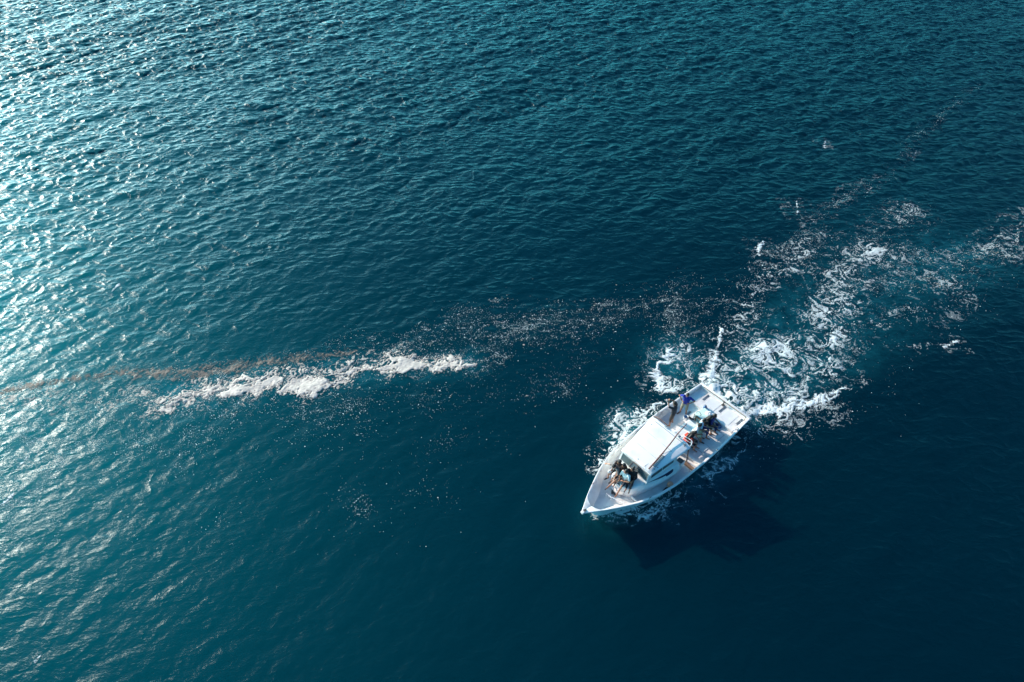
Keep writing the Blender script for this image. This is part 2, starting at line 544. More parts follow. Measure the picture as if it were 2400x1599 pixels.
M['brass'] = noise_mat('rusty_brown_rail', (.30, .17, .07), (.13, .07, .045), 14, .5, .3, metallic=.3)

def interp(x, xp, fp): return float(np.interp(x, xp, fp))
def hw(x): return interp(x, HX, HW)
def hz(x): return interp(x, HX, HZ)
def sst(a, b, x):
    t = min(max((x - a) / (b - a), 0), 1); return t * t * (3 - 2 * t)
def zdeck(x): return .62 + .13 * sst(7.0, 9.0, x)
CAPW = .10
def inner(x):
    """half width at the inside of the gunwale cap; closes as a rounded end before the stem"""
    v = hw(min(x, 9.2)) - CAPW - .0
    if x > 9.2: v = (hw(9.2) - CAPW) * math.sqrt(max(0.0, 1 - ((x - 9.2) / .62) ** 2)) ** 1.15
    return max(min(v, max(hw(x) - .05, 0)), 0.0)

boat = root('fishing_boat', (0, 0, 0), 'white wooden fishing boat with low wheelhouse and wide open aft deck, under way', 'boat')

# hull shell
XS = list(np.linspace(0, 9, 37)) + [9.2, 9.4, 9.6, 9.75, 9.9, 10.0, 10.1, 10.2, 10.3, 10.38]
def section(x, side):
    g, z = hw(x), hz(x)
    rake = max(0.0, (x - 8.0) / 2.4)           # the stem rakes forward: low stations pinch in early
    wl = max(g - .42 - .20 * sst(5.5, 8.0, x) - .45 * rake ** .7, 0.0) * (1 - rake ** 2)
    bl = max(wl * .82 - .05, 0.0)
    dx = -1.15 * rake ** 1.6
    P = [(x + dx, 0, -.45 + .35 * rake), (x + dx, bl, -.28 + .3 * rake), (x + dx * .8, wl, .05),
         (x + dx * .62, wl + (g - wl) * .36, .05 + (z - .05) * .5), (x + dx * .12, g - .045, z - .13), (x, g - .02, z - .075)]
    return [(p[0], p[1] * side, p[2]) for p in P]
h = MB()
for side in (-1, 1):
    h.grid([section(x, side) for x in XS])
tr = [section(0, -1)[k] for k in range(5, -1, -1)] + section(0, 1)[1:]
h.poly(tr)
hull = h.build('hull', M['gel'], boat, smooth=True, sharp=35)
b = MB()                                       # dark boot stripe, 3 mm proud of the shell
for side in (-1, 1):
    rows = []
    for x in [v for v in XS if v <= 8.3]:
        s = section(x, side); a, c = Vector(s[2]), Vector(s[3])
        d = (c - a); n = Vector((0, side, 0)) * .004
        rows.append([a + n, a + d * .18 + n])
    b.grid(rows)
b.build('boot_stripe', M['antifoul'], hull)

# gunwale cap with the solid breasthook at the bow
g = MB()
XG = list(np.linspace(0.0, 9.2, 60)) + list(np.linspace(9.25, 9.8, 14)) + [9.815, 9.9, 10.0, 10.1, 10.2, 10.3, 10.38]
for side in (-1, 1):
    rows = []
    for x in XG:
        o_, i_, z = hw(x), inner(x) if x > .1 else max(inner(.1), 0), hz(x)
        if i_ > o_ - .02: i_ = o_ - .02
        rows.append([(x, side * i_, z - .05), (x, side * i_, z - .006), (x, side * (i_ + .012), z), (x, side * (o_ - .012), z), (x, side * o_, z - .012),
                     (x, side * o_, z - .07), (x, side * (o_ - .03), z - .078)])
    g.grid(rows)
g.box(-.03, .105, -hw(0) + .002, hw(0) - .002, .925, 1.003, .012)
g.box(10.30, 10.43, -.075, .075, 1.27, 1.385, .02)
gun = g.build('gunwale', M['gel'], boat, smooth=True, sharp=30)
k = MB(); k.tube([(10.22, .05, 1.38), (10.22, .05, 1.45), (10.27, .0, 1.47), (10.32, -.03, 1.44)], .014)
k.box(10.16, 10.30, -.035, .05, 1.372, 1.384, .004)
k.build('mooring_ring', M['frame'], gun)

# inner face of the bulwark
q = MB()
for side in (-1, 1):
    rows = []
    for x in XG:
        if x > 9.82: break
        i_ = inner(max(x, .1)) + .004
        zd = zdeck(x) - .02
        if x < .1: continue
        rows.append([(x, side * i_, hz(x) - .03), (x, side * max(i_ - .01, 0), (hz(x) + zd) / 2), (x, side * max(i_ - .05, 0), zd)])
    q.grid(rows)
q.grid([[(.1, -1.48, .97), (.1, 1.48, .97)], [(.1, -1.45, .55), (.1, 1.45, .55)]])
q.build('bulwark', M['gel'], boat, smooth=True)
for x in np.arange(.55, 9.0, .62):
    for side in (-1, 1):
        if .3 < x < 9.0:
            i_ = inner(x) - .003; rb = MB()
            rb.box(x - .02, x + .02, min(side * (i_ - .035), side * (i_ + .01)), max(side * (i_ - .035), side * (i_ + .01)), zdeck(x) - .01, hz(x) - .055, .004)
            rb.build('bulwark_rib', M['gel'], boat)

# deck sheet with sunken slots
def grid_deck(name, x0, x1, zf, recs, m, depth=.09, nstep=.25, edge=.0):
    d = MB()
    xc = sorted(set([round(v, 4) for v in np.arange(x0, x1, nstep)] + [x1] + [v for r in recs for v in (r[0], r[1])]))
    yc = sorted(set([v for r in recs for v in (r[2], r[3])] + [0.0]))
    def lim(x): return max(inner(max(x, .11)) - .03, 0)
    for xa, xb in zip(xc[:-1], xc[1:]):
        cols = [None] + yc + [None]
        for j in range(len(cols) - 1):
            ya = [(-lim(x) if cols[j] is None else max(-lim(x), min(cols[j], lim(x)))) for x in (xa, xb)]
            yb = [(lim(x) if cols[j + 1] is None else max(-lim(x), min(cols[j + 1], lim(x)))) for x in (xa, xb)]
            if yb[0] - ya[0] < 1e-5 and yb[1] - ya[1] < 1e-5: continue
            cx, cy = (xa + xb) / 2, (ya[0] + yb[0]) / 2
            if any(r[0] < cx < r[1] and r[2] < cy < r[3] for r in recs): continue
            pts = [(xa, ya[0], zf(xa)), (xb, ya[1], zf(xb)), (xb, yb[1], zf(xb)), (xa, yb[0], zf(xa))]
            pts = [p for i, p in enumerate(pts) if i == 0 or (Vector(p) - Vector(pts[i - 1])).length > 1e-5]
            if len(pts) >= 3: d.poly(pts)
    o = d.build(name, m, boat)
    for r in recs:
        z = zf(r[0]); t = MB()
        a = [(r[0], r[2]), (r[1], r[2]), (r[1], r[3]), (r[0], r[3])]
        t.grid([[(p[0], p[1], z) for p in a], [(p[0], p[1], z - depth) for p in a]], close=True)
        t.poly([(p[0], p[1], z - depth) for p in a])
        t.build('slot', M['recess'], o)
    return o
deck = grid_deck('deck', 1.22, 9.86, zdeck, [(1.66, 2.05, -.90, -.76)], M['deck'])
aft = grid_deck('aft_platform', .1, 1.22, lambda x: .78, [(.19, .70, -.90, -.75), (.18, .71, .14, .29), (.18, .71, 1.20, 1.35)], M['deck'])
sp = MB(); sp.box(1.205, 1.235, -1.5, 1.5, .60, .776, .004); sp.build('step', M['deck'], aft)
for y0, y1 in ((-.66, -.02), (.40, 1.02), (-1.32, -1.0)):
    p = MB(); p.box(.20, 1.08, y0, y1, .775, .790, .006); p.build('deck_pad', M['pad'], aft)

# flush hatches on the port side of the deck
for (x0, x1, y0, y1) in ((1.64, 2.14, .76, 1.20), (2.78, 3.28, .77, 1.21)):
    hb = MB(); hb.box(x0, x1, y0, y1, .60, .650, .008); ho = hb.build('deck_hatch', M['pad'], boat)
    fr = MB()
    for a in ((x0 - .035, x0 - .012, y0 - .035, y1 + .035), (x1 + .012, x1 + .035, y0 - .035, y1 + .035)): fr.box(*a, .60, .634, .003)
    for a in ((y0 - .035, y0 - .012), (y1 + .012, y1 + .035)): fr.box(x0 - .012, x1 + .012, *a, .60, .634, .003)
    fr.build('hatch_rim', M['recess'], ho)

# transverse coaming and timber across the port deck
c = MB(); c.box(3.93, 4.07, .55, 1.62, .60, .80, .015); c.build('coaming', M['gel'], boat)
c = MB(); c.box(3.93, 4.07, -1.6, -.75, .60, .78, .015); c.build('coaming', M['gel'], boat)
c = MB(); c.box(4.35, 4.50, .9, 1.60, .62, .74, .01); c.build('deck_beam', M['oldwood'], boat)

# centre engine box the people sit round
e = MB(); e.box(2.42, 3.92, -.42, .36, .60, 1.00, .03); eb = e.build('engine_box', M['gel'], boat, smooth=True)
e = MB(); e.box(2.46, 3.1, -.36, .30, 1.0, 1.018, .008); e.build('lid', M['pad'], eb)
e = MB(); e.box(3.16, 3.86, -.36, .30, 1.0, 1.018, .008); e.build('lid', M['pad'], eb)

# low trunk cabin, its sides swelling out over the side decks
TX = [4.95, 5.2, 6.16, 7.0, 7.64, 7.8, 7.95, 8.03, 8.06]
TB = [1.06, 1.14, 1.05, .88, .71, .63, .49, .30, .10]
def tb(x): return interp(x, TX, TB)
def wall(x, z):
    """half breadth of the cabin side"""
    t = min(max((z - .62) / .86, 0), 1)
    swell = .10 * math.sin(PI * min(t * 1.05, 1.0)) ** .8 * sst(8.0, 6.4, x)
    return tb(x) + swell - .10 * t ** 3
def ztop(x): return 1.40 - .12 * sst(7.3, 8.06, x)
t = MB()
tx = list(np.linspace(5.12, 7.6, 26)) + list(np.linspace(7.66, 8.0, 9)) + [8.02, 8.04, 8.055]
for side in (-1, 1):
    rows = []
    for x in tx:
        zt = ztop(x); zs = [.60, .72, .84, .96, 1.08, 1.18, 1.27, zt - .06]
        r = [(x, side * wall(x, z), z) for z in zs]
        wt = wall(x, zt - .06)
        r += [(x - .02 * sst(7.6, 8.05, x), side * max(wt - .025, 0), zt - .02), (x - .04 * sst(7.6, 8.05, x), side * max(wt - .07, 0), zt), (x - .05 * sst(7.6, 8.05, x), side * max(wt * .5, 0), zt + .012), (x - .05 * sst(7.6, 8.05, x), 0, zt + .015)]
        rows.append(r)
    t.grid(rows)
t.grid([[(8.055, y, z) for y in (-wall(8.055, z), wall(8.055, z))] for z in (.60, .84, 1.08, 1.18)])
t.grid([[(8.055, y, z) for y in (-wall(8.055, z), wall(8.055, z))] for z in (1.18, 1.20, 1.22)])
trunk = t.build('cabin_trunk', M['gel'], boat, smooth=True, sharp=50)
# rear wings of the cabin side, rounded at their after end
for side in (-1, 1):
    wg = MB(); rows = []
    for k in range(9):
        z = .62 + (2.16 - .62) * k / 8
        xr = 5.14 + (.06 * math.sin(PI * k / 8)) - .05 * sst(5, 8, k)
        y = wall(5.2, z) if z < 1.36 else .975 - .04 * (z - 1.36)
        rows.append([(xr, side * (y - .03), z), (xr - .012, side * (y + .004), z), (5.30, side * (y + .004), z)])
    wg.grid(rows); wg.build('side_wing', M['gel'], boat, smooth=True)
# navy swoosh on both cabin sides
for side in (-1, 1):
    dcl = MB(); up, lo = [], []
    xsd = np.linspace(7.22, 5.55, 40)
    for x in xsd:
        zc = 1.335 - .03 * sst(7.2, 5.6, x)
        th = .008 + .052 * sst(7.1, 6.2, x)
        a, b_ = zc + th * .4, zc - th
        if x < 6.06: b_ -= .085 * sst(6.06, 6.0, x)
        if x < 5.75: b_ += .11 * (1 - math.sqrt(max(0, 1 - ((5.75 - x) / .2) ** 2)))
        a, b_ = max(a, b_ + .004), b_
        n = 5
        up.append([(x, side * (wall(x, b_ + (a - b_) * j / n) + .005), b_ + (a - b_) * j / n) for j in range(n + 1)])
    dcl.grid(up); dcl.build('stripe_decal', M['navy'], trunk, smooth=True)

# wheelhouse walls
def hside(z): return .965 - .05 * (z - 1.36)
wz0 = 1.36
def roofz(x): return 2.30 - .10 * (x - 4.6)     # top surface along the centre
def ff(z): return 7.17 - .30 * (z - 1.38)       # front wall leans aft a little
wh = MB()
for side in (-1, 1):
    rows = []
    for x in (5.16, 5.6, 6.2, 6.7, 7.0):
        zt = roofz(x) - .07
        taper = 1 - .10 * sst(5.2, 7.0, x)
        rows.append([(x if x < 6.9 else ff(z), side * hside(z) * taper, z) for z in (wz0, 1.5, 1.62, 1.9, zt)])
    wh.grid(rows)
yf = hside(1.5) * .90
wh.grid([[(ff(z), -hside(z) * .90, z), (ff(z), 0, z), (ff(z), hside(z) * .90, z)] for z in (wz0, 1.5, 1.9, roofz(7.0) - .07)])
wh.grid([[(5.16, y, z) for y in (-.93, .2, .93)] for z in (.62, 1.5, 2.17)])
house = wh.build('wheelhouse', M['gel'], boat, smooth=True, sharp=30)

def pane_on_front(y0, y1, z0, z1, label=None):
    f = MB(); d = .02
    def at(y, z, o): return (ff(z) + o, y, z)
    fw = .026
    for (a, b_, c_, d_) in ((y0 - fw, y1 + fw, z0 - fw, z0), (y0 - fw, y1 + fw, z1, z1 + fw), (y0 - fw, y0, z0, z1), (y1, y1 + fw, z0, z1)):
        P = [at(a, c_, 0), at(b_, c_, 0), at(b_, d_, 0), at(a, d_, 0)]
        Q = [at(a, c_, d), at(b_, c_, d), at(b_, d_, d), at(a, d_, d)]
        f.grid([P, Q], close=True); f.poly(Q)
    w_ = f.build('window', M['grey'], house)
    p = MB(); p.poly([at(y0, z0, .006), at(y1, z0, .006), at(y1, z1, .006), at(y0, z1, .006)])
    p.build('pane', M['glass'], w_)
pane_on_front(-.76, -.20, 1.56, 1.90)
pane_on_front(.26, .78, 1.56, 1.90)
pane_on_front(-.12, .19, 1.56, 1.90)
for side in (-1, 1):
    for (xa, xb) in ((5.45, 6.1), (6.2, 6.84)):
        def at(x, z, o): return (x, side * (hside(z) * (1 - .10 * sst(5.2, 7.0, x)) + o), z)
        f = MB(); z0, z1, fw = 1.60, 1.90, .022
        for (a, b_, c_, d_) in ((xa - fw, xb + fw, z0 - fw, z0), (xa - fw, xb + fw, z1, z1 + fw), (xa - fw, xa, z0, z1), (xb, xb + fw, z0, z1)):
            P = [at(a, c_, 0), at(b_, c_, 0), at(b_, d_, 0), at(a, d_, 0)]
            Q = [at(a, c_, .016), at(b_, c_, .016), at(b_, d_, .016), at(a, d_, .016)]
            f.grid([P, Q], close=True); f.poly(Q)
        w_ = f.build('window', M['frame'], house)
        p = MB(); p.poly([at(xa, z0, .006), at(xb, z0, .006), at(xb, z1, .006), at(xa, z1, .006)])
        p.build('pane', M['glass'], w_)
# the middle window swung open on its top hinge
ow = MB(); R_ = Matrix.Rotation(math.radians(26), 3, 'Y'); pv = (7.04, .04, 1.965)
for a in ((7.04, 7.36, -.15, -.10), (7.04, 7.36, .17, .22), (7.04, 7.09, -.10, .17), (7.31, 7.36, -.10, .17)):
    ow.box(a[0], a[1], a[2], a[3], 1.945, 1.985, .004, rot=R_, about=pv)
hatch = ow.build('open_window', M['frame'], house)
p = MB(); p.box(7.09, 7.31, -.10, .17, 1.962, 1.970, 0, rot=R_, about=pv); p.build('pane', M['glass'], hatch)
for y in (.24, -.17):
    p = MB(); p.tube([(7.06, y, 1.62), (7.26, y, 1.88)], .012); p.build('stay', M['steel'], hatch)

# roof
rf = MB()
def rhw(x): return 1.17 - .27 * sst(4.4, 7.3, x) * 1.0
RX = [4.58, 4.60, 4.64] + list(np.linspace(4.8, 6.8, 12)) + [6.90, 6.96, 6.99, 7.0]
rows = []
for x in RX:
    w_, z = rhw(x), roofz(x)
    edge = -.05 * sst(6.9, 7.0, x) - .02 * sst(4.62, 4.58, x)
    top = []
    for f_, dz in ((0, .022), (.45, .02), (.72, .012), (.80, .0), (.93, -.055), (.985, -.065), (1.0, -.08)):
        top.append((f_ * w_, z + dz + edge))
    prof = [(-y, zz) for y, zz in top[::-1]] + top[1:]
    prof += [(w_ * 1.0, z - .125 + edge), (w_ * .97, z - .13 + edge), (0, z - .09 + edge), (-w_ * .97, z - .13 + edge), (-w_, z - .125 + edge)]
    rows.append([(x, y, zz) for y, zz in prof])
rf.grid(rows, close=True)
rf.poly(rows[0]); rf.poly(rows[-1])
roof = rf.build('roof', M['roof'], boat, smooth=True, sharp=35)
r = MB(); r.box(4.735, 4.765, -.88, .90, roofz(4.75) + .006, roofz(4.75) + .028, .004); r.build('drip_rail', M['grey'], roof)
for x in (5.45, 6.25):
    r = MB(); r.box(x - .006, x + .006, -rhw(x) * .70, rhw(x) * .70, roofz(x) + .012, roofz(x) + .0215, 0); r.build('roof_seam', M['grey'], roof)
for y in (-.32, .49):
    l_ = MB(); l_.tube([(4.66, y, 2.30), (4.66, y, 2.37)], .016); l_.box(4.60, 4.70, y - .05, y + .05, 2.36, 2.43, .012)
    lp = l_.build('deck_lamp', M['grey'], roof)
    l_ = MB(); l_.box(4.592, 4.599, y - .04, y + .04, 2.37, 2.42); l_.build('lens', M['glass'], lp)
cl = MB(); cl.tube([(4.66, .90, 2.30), (4.86, .99, 2.30)], .012); cl.tube([(4.72, .99, 2.30), (4.80, .88, 2.30)], .01); cl.tube([(4.76, .945, 2.2), (4.76, .945, 2.30)], .014)
cl.build('cleat', M['frame'], roof)
# slatted grey vent beside the pole
v = MB()
def rot2(p, z): return (p[0], p[1], z)
vp = [(6.66, .60), (5.93, .50), (5.87, .72), (6.60, .80)]
def vz(x): return roofz(x) + .008
v.grid([[(x, y, vz(x) - .02) for x, y in vp], [(x, y, vz(x) + .02) for x, y in vp]], close=True)
v.poly([(x, y, vz(x) + .02) for x, y in vp])
vo = v.build('roof_vent', M['grey'], roof)
v = MB()
for k in range(9):
    f_ = (k + .5) / 9
    a = Vector((*vp[0], 0)).lerp(Vector((*vp[1], 0)), f_); b_ = Vector((*vp[3], 0)).lerp(Vector((*vp[2], 0)), f_)
    v.tube([(a.x, a.y + .015, vz(a.x) + .028), (b_.x, b_.y - .015, vz(b_.x) + .028)], .012, 6)
v.build('slat', M['gel'], vo)
for (x, y) in ((6.86, -.02), (6.72, .83), (6.55, .88), (5.0, -.9)):
    v = MB(); v.lathe((x, y, roofz(x) - .05), [(.0, .06), (.022, .06), (.022, .085), (.0, .09)], 10); v.build('roof_fitting', M['frame'], roof)
# white rail at the after port corner of the roof
rl = MB()
rl.tube([(4.46, .52, 2.28), (4.43, .56, 2.36), (4.36, .98, 2.36), (4.40, 1.07, 2.35), (4.58, 1.14, 2.27)], .017)
rl.tube([(4.43, .56, 2.36), (4.62, .56, 2.28)], .015); rl.tube([(4.36, 1.0, 2.36), (4.36, 1.0, 2.14)], .013); rl.tube([(4.44, .56, 2.18), (4.38, 1.0, 2.18)], .013)
rl.build('roof_rail', M['whitetube'], roof, smooth=True)
# posts under the after end of the roof
for y, yb in ((1.08, 1.02), (-1.08, -1.04)):
    p = MB(); p.tube([(4.60, y, 2.16), (4.27, yb, .62)], .032, 8); p.build('roof_post', M['darkpost'], boat)
# helm console and white locker in the wheelhouse doorway
p = MB(); p.box(4.66, 4.98, .80, 1.14, .62, 1.16, .03); lk = p.build('locker', M['gel'], boat, smooth=True)
p = MB(); p.box(4.69, 4.95, .83, 1.11, 1.16, 1.175, .004); p.build('lid', M['dark'], lk)
p = MB(); p.box(4.85, 5.15, -.9, .55, .62, 1.25, .02); p.build('console', M['dark'], boat)
# low white rails on the foredeck
for pts in (((8.66, -.14), (8.64, .15)), ((8.62, .15), (8.34, .95))):
    p = MB(); z = .93
    p.tube([(*pts[0], .74), (*pts[0], z), (*pts[1], z), (*pts[1], .74)], .022)
    m_ = ((pts[0][0] + pts[1][0]) / 2, (pts[0][1] + pts[1][1]) / 2)
    p.tube([(*m_, .74), (*m_, z)], .014)
    p.build('foredeck_rail', M['whitetube'], boat, smooth=True)
p = MB(); p.box(7.98, 8.10, -.36, .34, .74, .86, .02); p.box(7.98, 8.22, -.30, .28, .74, .80, .02); p.build('foredeck_step', M['gel'], boat, smooth=True)
p = MB(); p.box(7.80, 7.88, .66, 1.15, .74, .83, .012); p.build('foredeck_beam', M['gel'], boat)
# rusty rail and towing bitt along the transom
p = MB(); p.tube([(.165, -1.30, 1.03), (.165, -.4, 1.035), (.165, .5, 1.03), (.165, 1.36, 1.03)], .017)
for y in np.arange(-1.25, 1.35, .32): p.tube([(.165, y, 1.03), (.09, y, .975)], .013, 6)
p.tube([(.17, 1.36, 1.02), (.42, 1.44, 1.02)], .014)
p.build('stern_rail', M['brass'], boat, smooth=True)
p = MB(); p.box(.13, .27, -.02, .12, .78, .82, .01); p.tube([(.20, .05, .80), (.20, .05, 1.08)], .028); p.tube([(.20, -.05, 1.04), (.20, .15, 1.04)], .018); p.build('towing_bitt', M['frame'], boat)
for (x, y, s_) in ((1.15, 1.58, 1), (2.9, 1.68, 1), (4.05, 1.70, 1), (6.3, -1.60, -1), (8.9, -.79, -1), (3.3, -1.68, -1), (7.4, 1.38, 1)):
    p = MB(); z = hz(x); yy = s_ * (hw(x) - .05)
    p.tube([(x - .07, yy, z + .035), (x + .07, yy, z + .035)], .012); p.tube([(x - .025, yy, z), (x - .025, yy, z + .035)], .011); p.tube([(x + .025, yy, z), (x + .025, yy, z + .035)], .011)
    p.build('cleat', M['frame'] if x != 4.05 else M['whitetube'], gun)

# ------------------------------------------------------------------ loose things on board
m_pole = base_mat('red_brown_pole', (.17, .055, .04), .4)
p = MB(); p.tube([(6.92, .67, 2.14), (6.1, .585, 2.245), (5.3, .48, 2.36), (4.66, .38, 2.50), (4.2, .35, 2.62), (3.95, .33, 2.68)], [.036, .034, .03, .026, .020, .012], 8)
po = rootmesh(p, 'boom_pole', m_pole, (6.92, .67, 2.14), 'long red-brown pole lying slantwise over the white wheelhouse roof', 'pole', smooth=True)
p = MB(); p.tube([(7.03, .42, 2.09), (6.2, .50, 2.13), (5.75, .52, 2.24), (5.4, .50, 2.33)], .006, 6)
rootmesh(p, 'stay_rope', base_mat('grey_rope', (.2, .2, .2), .8), (7.0, .43, 2.10), 'thin grey stay line running along the roof beside the brown pole', 'rope', smooth=True)
p = MB(); p.tube([(3.72, -1.64, 1.14), (3.76, -1.2, 1.34), (3.80, -.72, 1.36)], .022, 8)
rootmesh(p, 'wooden_spar', M['wood'], (3.75, -1.2, 1.2), 'thin brown spar laid across the starboard rail behind the wheelhouse', 'spar', smooth=True)

def wrinkled(mb, c, r, seed, amp=.22, seg=18, rings=10):
    rnd = random.Random(seed); ph = [(rnd.uniform(0, 6), rnd.uniform(1.5, 4), rnd.uniform(0, 6)) for _ in range(5)]
    rows = []
    for i in range(rings + 1):
        a = PI * i / rings; row = []
        for j in range(seg):
            t_ = 2 * PI * j / seg
            d = 1 + amp * sum(math.sin(p_[1] * t_ + p_[0]) * math.sin(p_[1] * a + p_[2]) for p_ in ph) / 2.2
            row.append((c[0] + r[0] * d * math.sin(a) * math.cos(t_), c[1] + r[1] * d * math.sin(a) * math.sin(t_), c[2] + r[2] * d * math.cos(a)))
        rows.append(row)
    mb.grid(rows, close=True)

m_green = noise_mat('pale_green_tub', (.46, .66, .64), (.40, .60, .58), 4, .35)
T0 = root('cool_box', (1.55, -.12, .62), 'large pale green insulated tub amidships behind the seated people', 'cool box')
p = MB(); Rz = Matrix.Rotation(math.radians(-9), 3, 'Z')
p.box(1.24, 1.90, -.42, .16, .62, .90, .05, rot=Rz, about=(1.55, -.12, .7)); p.build('body', m_green, T0, smooth=True)
p = MB(); p.box(1.22, 1.92, -.44, .18, .895, .955, .02, rot=Rz, about=(1.55, -.12, .7)); p.build('lid', noise_mat('tub_lid', (.55, .74, .72), (.5, .68, .66), 5, .4), T0, smooth=True)
p = MB(); pts = [(1.83, -.28 + .13 * math.cos(a), 1.09 + .13 * math.sin(a)) for a in np.linspace(-.6, PI + .6, 14)]; p.tube(pts, .014, 8); p.build('handle', base_mat('dark_green_handle', (.05, .12, .12), .4), T0, smooth=True)
p = MB(); p.box(1.93, 2.02, -.36, .34, .93, .99, .01); p.box(1.95, 2.00, -.33, -.28, .62, .93); p.box(1.95, 2.00, .27, .32, .62, .93)
rootmesh(p, 'wooden_bench', M['oldwood'], (1.97, 0, .62), 'narrow dark wooden bench between the pale green tub and the seated people', 'bench')
p = MB(); wrinkled(p, (1.40, .02, 1.03), (.15, .17, .11), 3)
rootmesh(p, 'plastic_bag', base_mat('white_plastic_bag', (.8, .8, .8), .4), (1.40, .02, .96), 'crumpled white plastic bag sitting on the tub lid', 'bag', smooth=True)
m_blue = noise_mat('blue_enamel', (.01, .07, .20), (.02, .10, .26), 8, .3)
T0 = root('kettle', (1.08, -.42, .62), 'blue kettle standing alone on the open deck behind the tub', 'kettle')
p = MB(); p.lathe((1.08, -.42, .62), [(0, 0), (.085, 0), (.10, .04), (.095, .12), (.06, .18), (.03, .20), (0, .205)]); p.build('body', m_blue, T0, smooth=True)
p = MB(); p.tube([(1.08, -.49, .80), (1.08, -.47, .88), (1.08, -.37, .88), (1.08, -.35, .80)], .009); p.build('handle', M['frame'], T0, smooth=True)
p = MB(); p.tube([(1.17, -.42, .70), (1.23, -.42, .80)], [.018, .010]); p.build('spout', m_blue, T0, smooth=True)
for o in (T0,): o.location = BOAT_M @ Vector((1.08, -.42, .782))
T0 = root('bucket', (2.24, -.72, .62), 'round white bucket filled with something blue beside the feet of the man in blue', 'bucket')
p = MB(); p.lathe((2.24, -.72, .62), [(0, .004), (.10, 0), (.125, .17), (.135, .175), (.128, .18), (.112, .16), (.09, .02), (0, .018)], 22); p.build('body', M['whitetube'], T0, smooth=True)
p = MB(); wrinkled(p, (2.25, -.70, .745), (.095, .095, .06), 8); p.build('contents', m_blue, T0, smooth=True)
p = MB(); p.tube([(2.24 + .13 * math.cos(a), -.72 + .13 * math.sin(a), .80 + .0 * a) for a in np.linspace(.4, PI - .4, 9)], .006, 6); p.build('handle', M['steel'], T0, smooth=True)
p = MB(); p.lathe((1.90, -.46, .62), [(0, 0), (.035, 0), (.038, .02), (.036, .20), (.015, .25), (.015, .28)], 14)
bt = root('water_bottle', (1.90, -.46, .62), 'slim white bottle with a dark cap at the corner of the pale green tub', 'bottle')
p.build('body', base_mat('white_bottle', (.78, .8, .8), .25), bt, smooth=True)
p = MB(); p.lathe((1.90, -.46, .62), [(.018, .28), (.018, .31), (0, .312)], 12); p.build('cap', M['frame'], bt)
p = MB()
for k in range(5):
    rr = .11 - .008 * k
    p.tube([(1.38 + rr * math.cos(a) * 1.1, .74 + rr * math.sin(a), .64 + .022 * k + .008 * math.sin(3 * a + k)) for a in np.linspace(0, 2 * PI, 25)], .013, 6, cap=False)
p.tube([(1.49, .74, .70), (1.42, .55, .645), (1.30, .42, .642)], .012, 6)
rootmesh(p, 'rope_coil', base_mat('blue_rope', (.01, .12, .32), .8), (1.38, .74, .62), 'coil of blue rope on the shaded deck beside the seated group', 'rope', smooth=True)
p = MB(); p.tube([(1.10 + .08 * math.cos(a), 1.52 + .05 * math.sin(a), 1.01 + .02 * math.sin(2 * a)) for a in np.linspace(0, 2 * PI, 15)], .012, 6, cap=False); p.tube([(1.18, 1.52, 1.01), (1.2, 1.42, .85), (1.28, 1.40, .64)], .011, 6)
rootmesh(p, 'mooring_line', base_mat('dark_blue_rope', (.01, .04, .14), .8), (1.10, 1.52, .98), 'short dark blue line looped over the port gunwale near the stern', 'rope', smooth=True)
# orange buoy with its dark cloth in the port side deck
T0 = root('buoy', (5.98, 1.40, .64), 'round faded orange buoy in the shaded port side deck', 'buoy')
m_or = noise_mat('faded_orange_plastic', (.95, .40, .24), (.88, .32, .18), 6, .5)
p = MB(); p.lathe((5.98, 1.40, .79), [(.0, -.15), (.06, -.138), (.11, -.10), (.143, -.04), (.15, .02), (.135, .075), (.10, .115), (.05, .142), (.0, .15)], 24); p.build('ball', m_or, T0, smooth=True)
p = MB(); p.tube([(6.06, 1.40, .92), (6.11, 1.40, .96), (6.13, 1.41, .92)], .016, 8); p.build('eye', m_or, T0, smooth=True)
p = MB(); wrinkled(p, (6.24, 1.40, .69), (.11, .07, .06), 21, .3); p.tube([(6.30, 1.40, .67), (6.42, 1.36, .66), (6.5, 1.38, .66)], .014, 6)
rootmesh(p, 'dark_cloth', base_mat('black_cloth', (.012, .012, .02), .9), (6.24, 1.40, .63), 'crumpled black cloth lying just forward of the orange buoy', 'cloth', smooth=True)
# gear piled behind the wheelhouse
p = MB(); wrinkled(p, (4.22, -.42, 1.27), (.16, .26, .12), 5, .25)
rootmesh(p, 'net_bundle', noise_mat('straw_yellow_net', (.62, .44, .22), (.42, .26, .12), 14, .9, .6), (4.22, -.42, 1.16), 'straw-yellow bundle of netting stowed at the after edge of the roof', 'net', smooth=True)
p = MB(); p.box(4.08, 4.38, -1.0, -.66, .62, 1.32, .02); p.box(4.06, 4.40, -1.02, -.64, 1.30, 1.34, .006)
rootmesh(p, 'wooden_crate', M['wood'], (4.23, -.83, .62), 'dark red-brown wooden chest behind the wheelhouse beside the yellow netting', 'crate')
p = MB(); p.box(4.10, 4.34, -.62, -.18, .62, 1.12, .03)
rootmesh(p, 'plastic_drum', M['grey'], (4.22, -.40, .62), 'grey plastic drum under the yellow netting behind the wheelhouse', 'drum')
p = MB(); wrinkled(p, (4.10, .02, 1.22), (.13, .20, .10), 15, .3)
p.box(4.0, 4.24, -.14, .18, .62, 1.16, .02)
rootmesh(p, 'tackle_box', base_mat('dark_slate_box', (.07, .10, .13), .5), (4.10, 0, .62), 'dark slate gear box heaped with tackle between yellow netting and woman in red', 'box', smooth=True)
p = MB(); p.box(4.02, 4.26, .20, .50, .62, 1.30, .03)
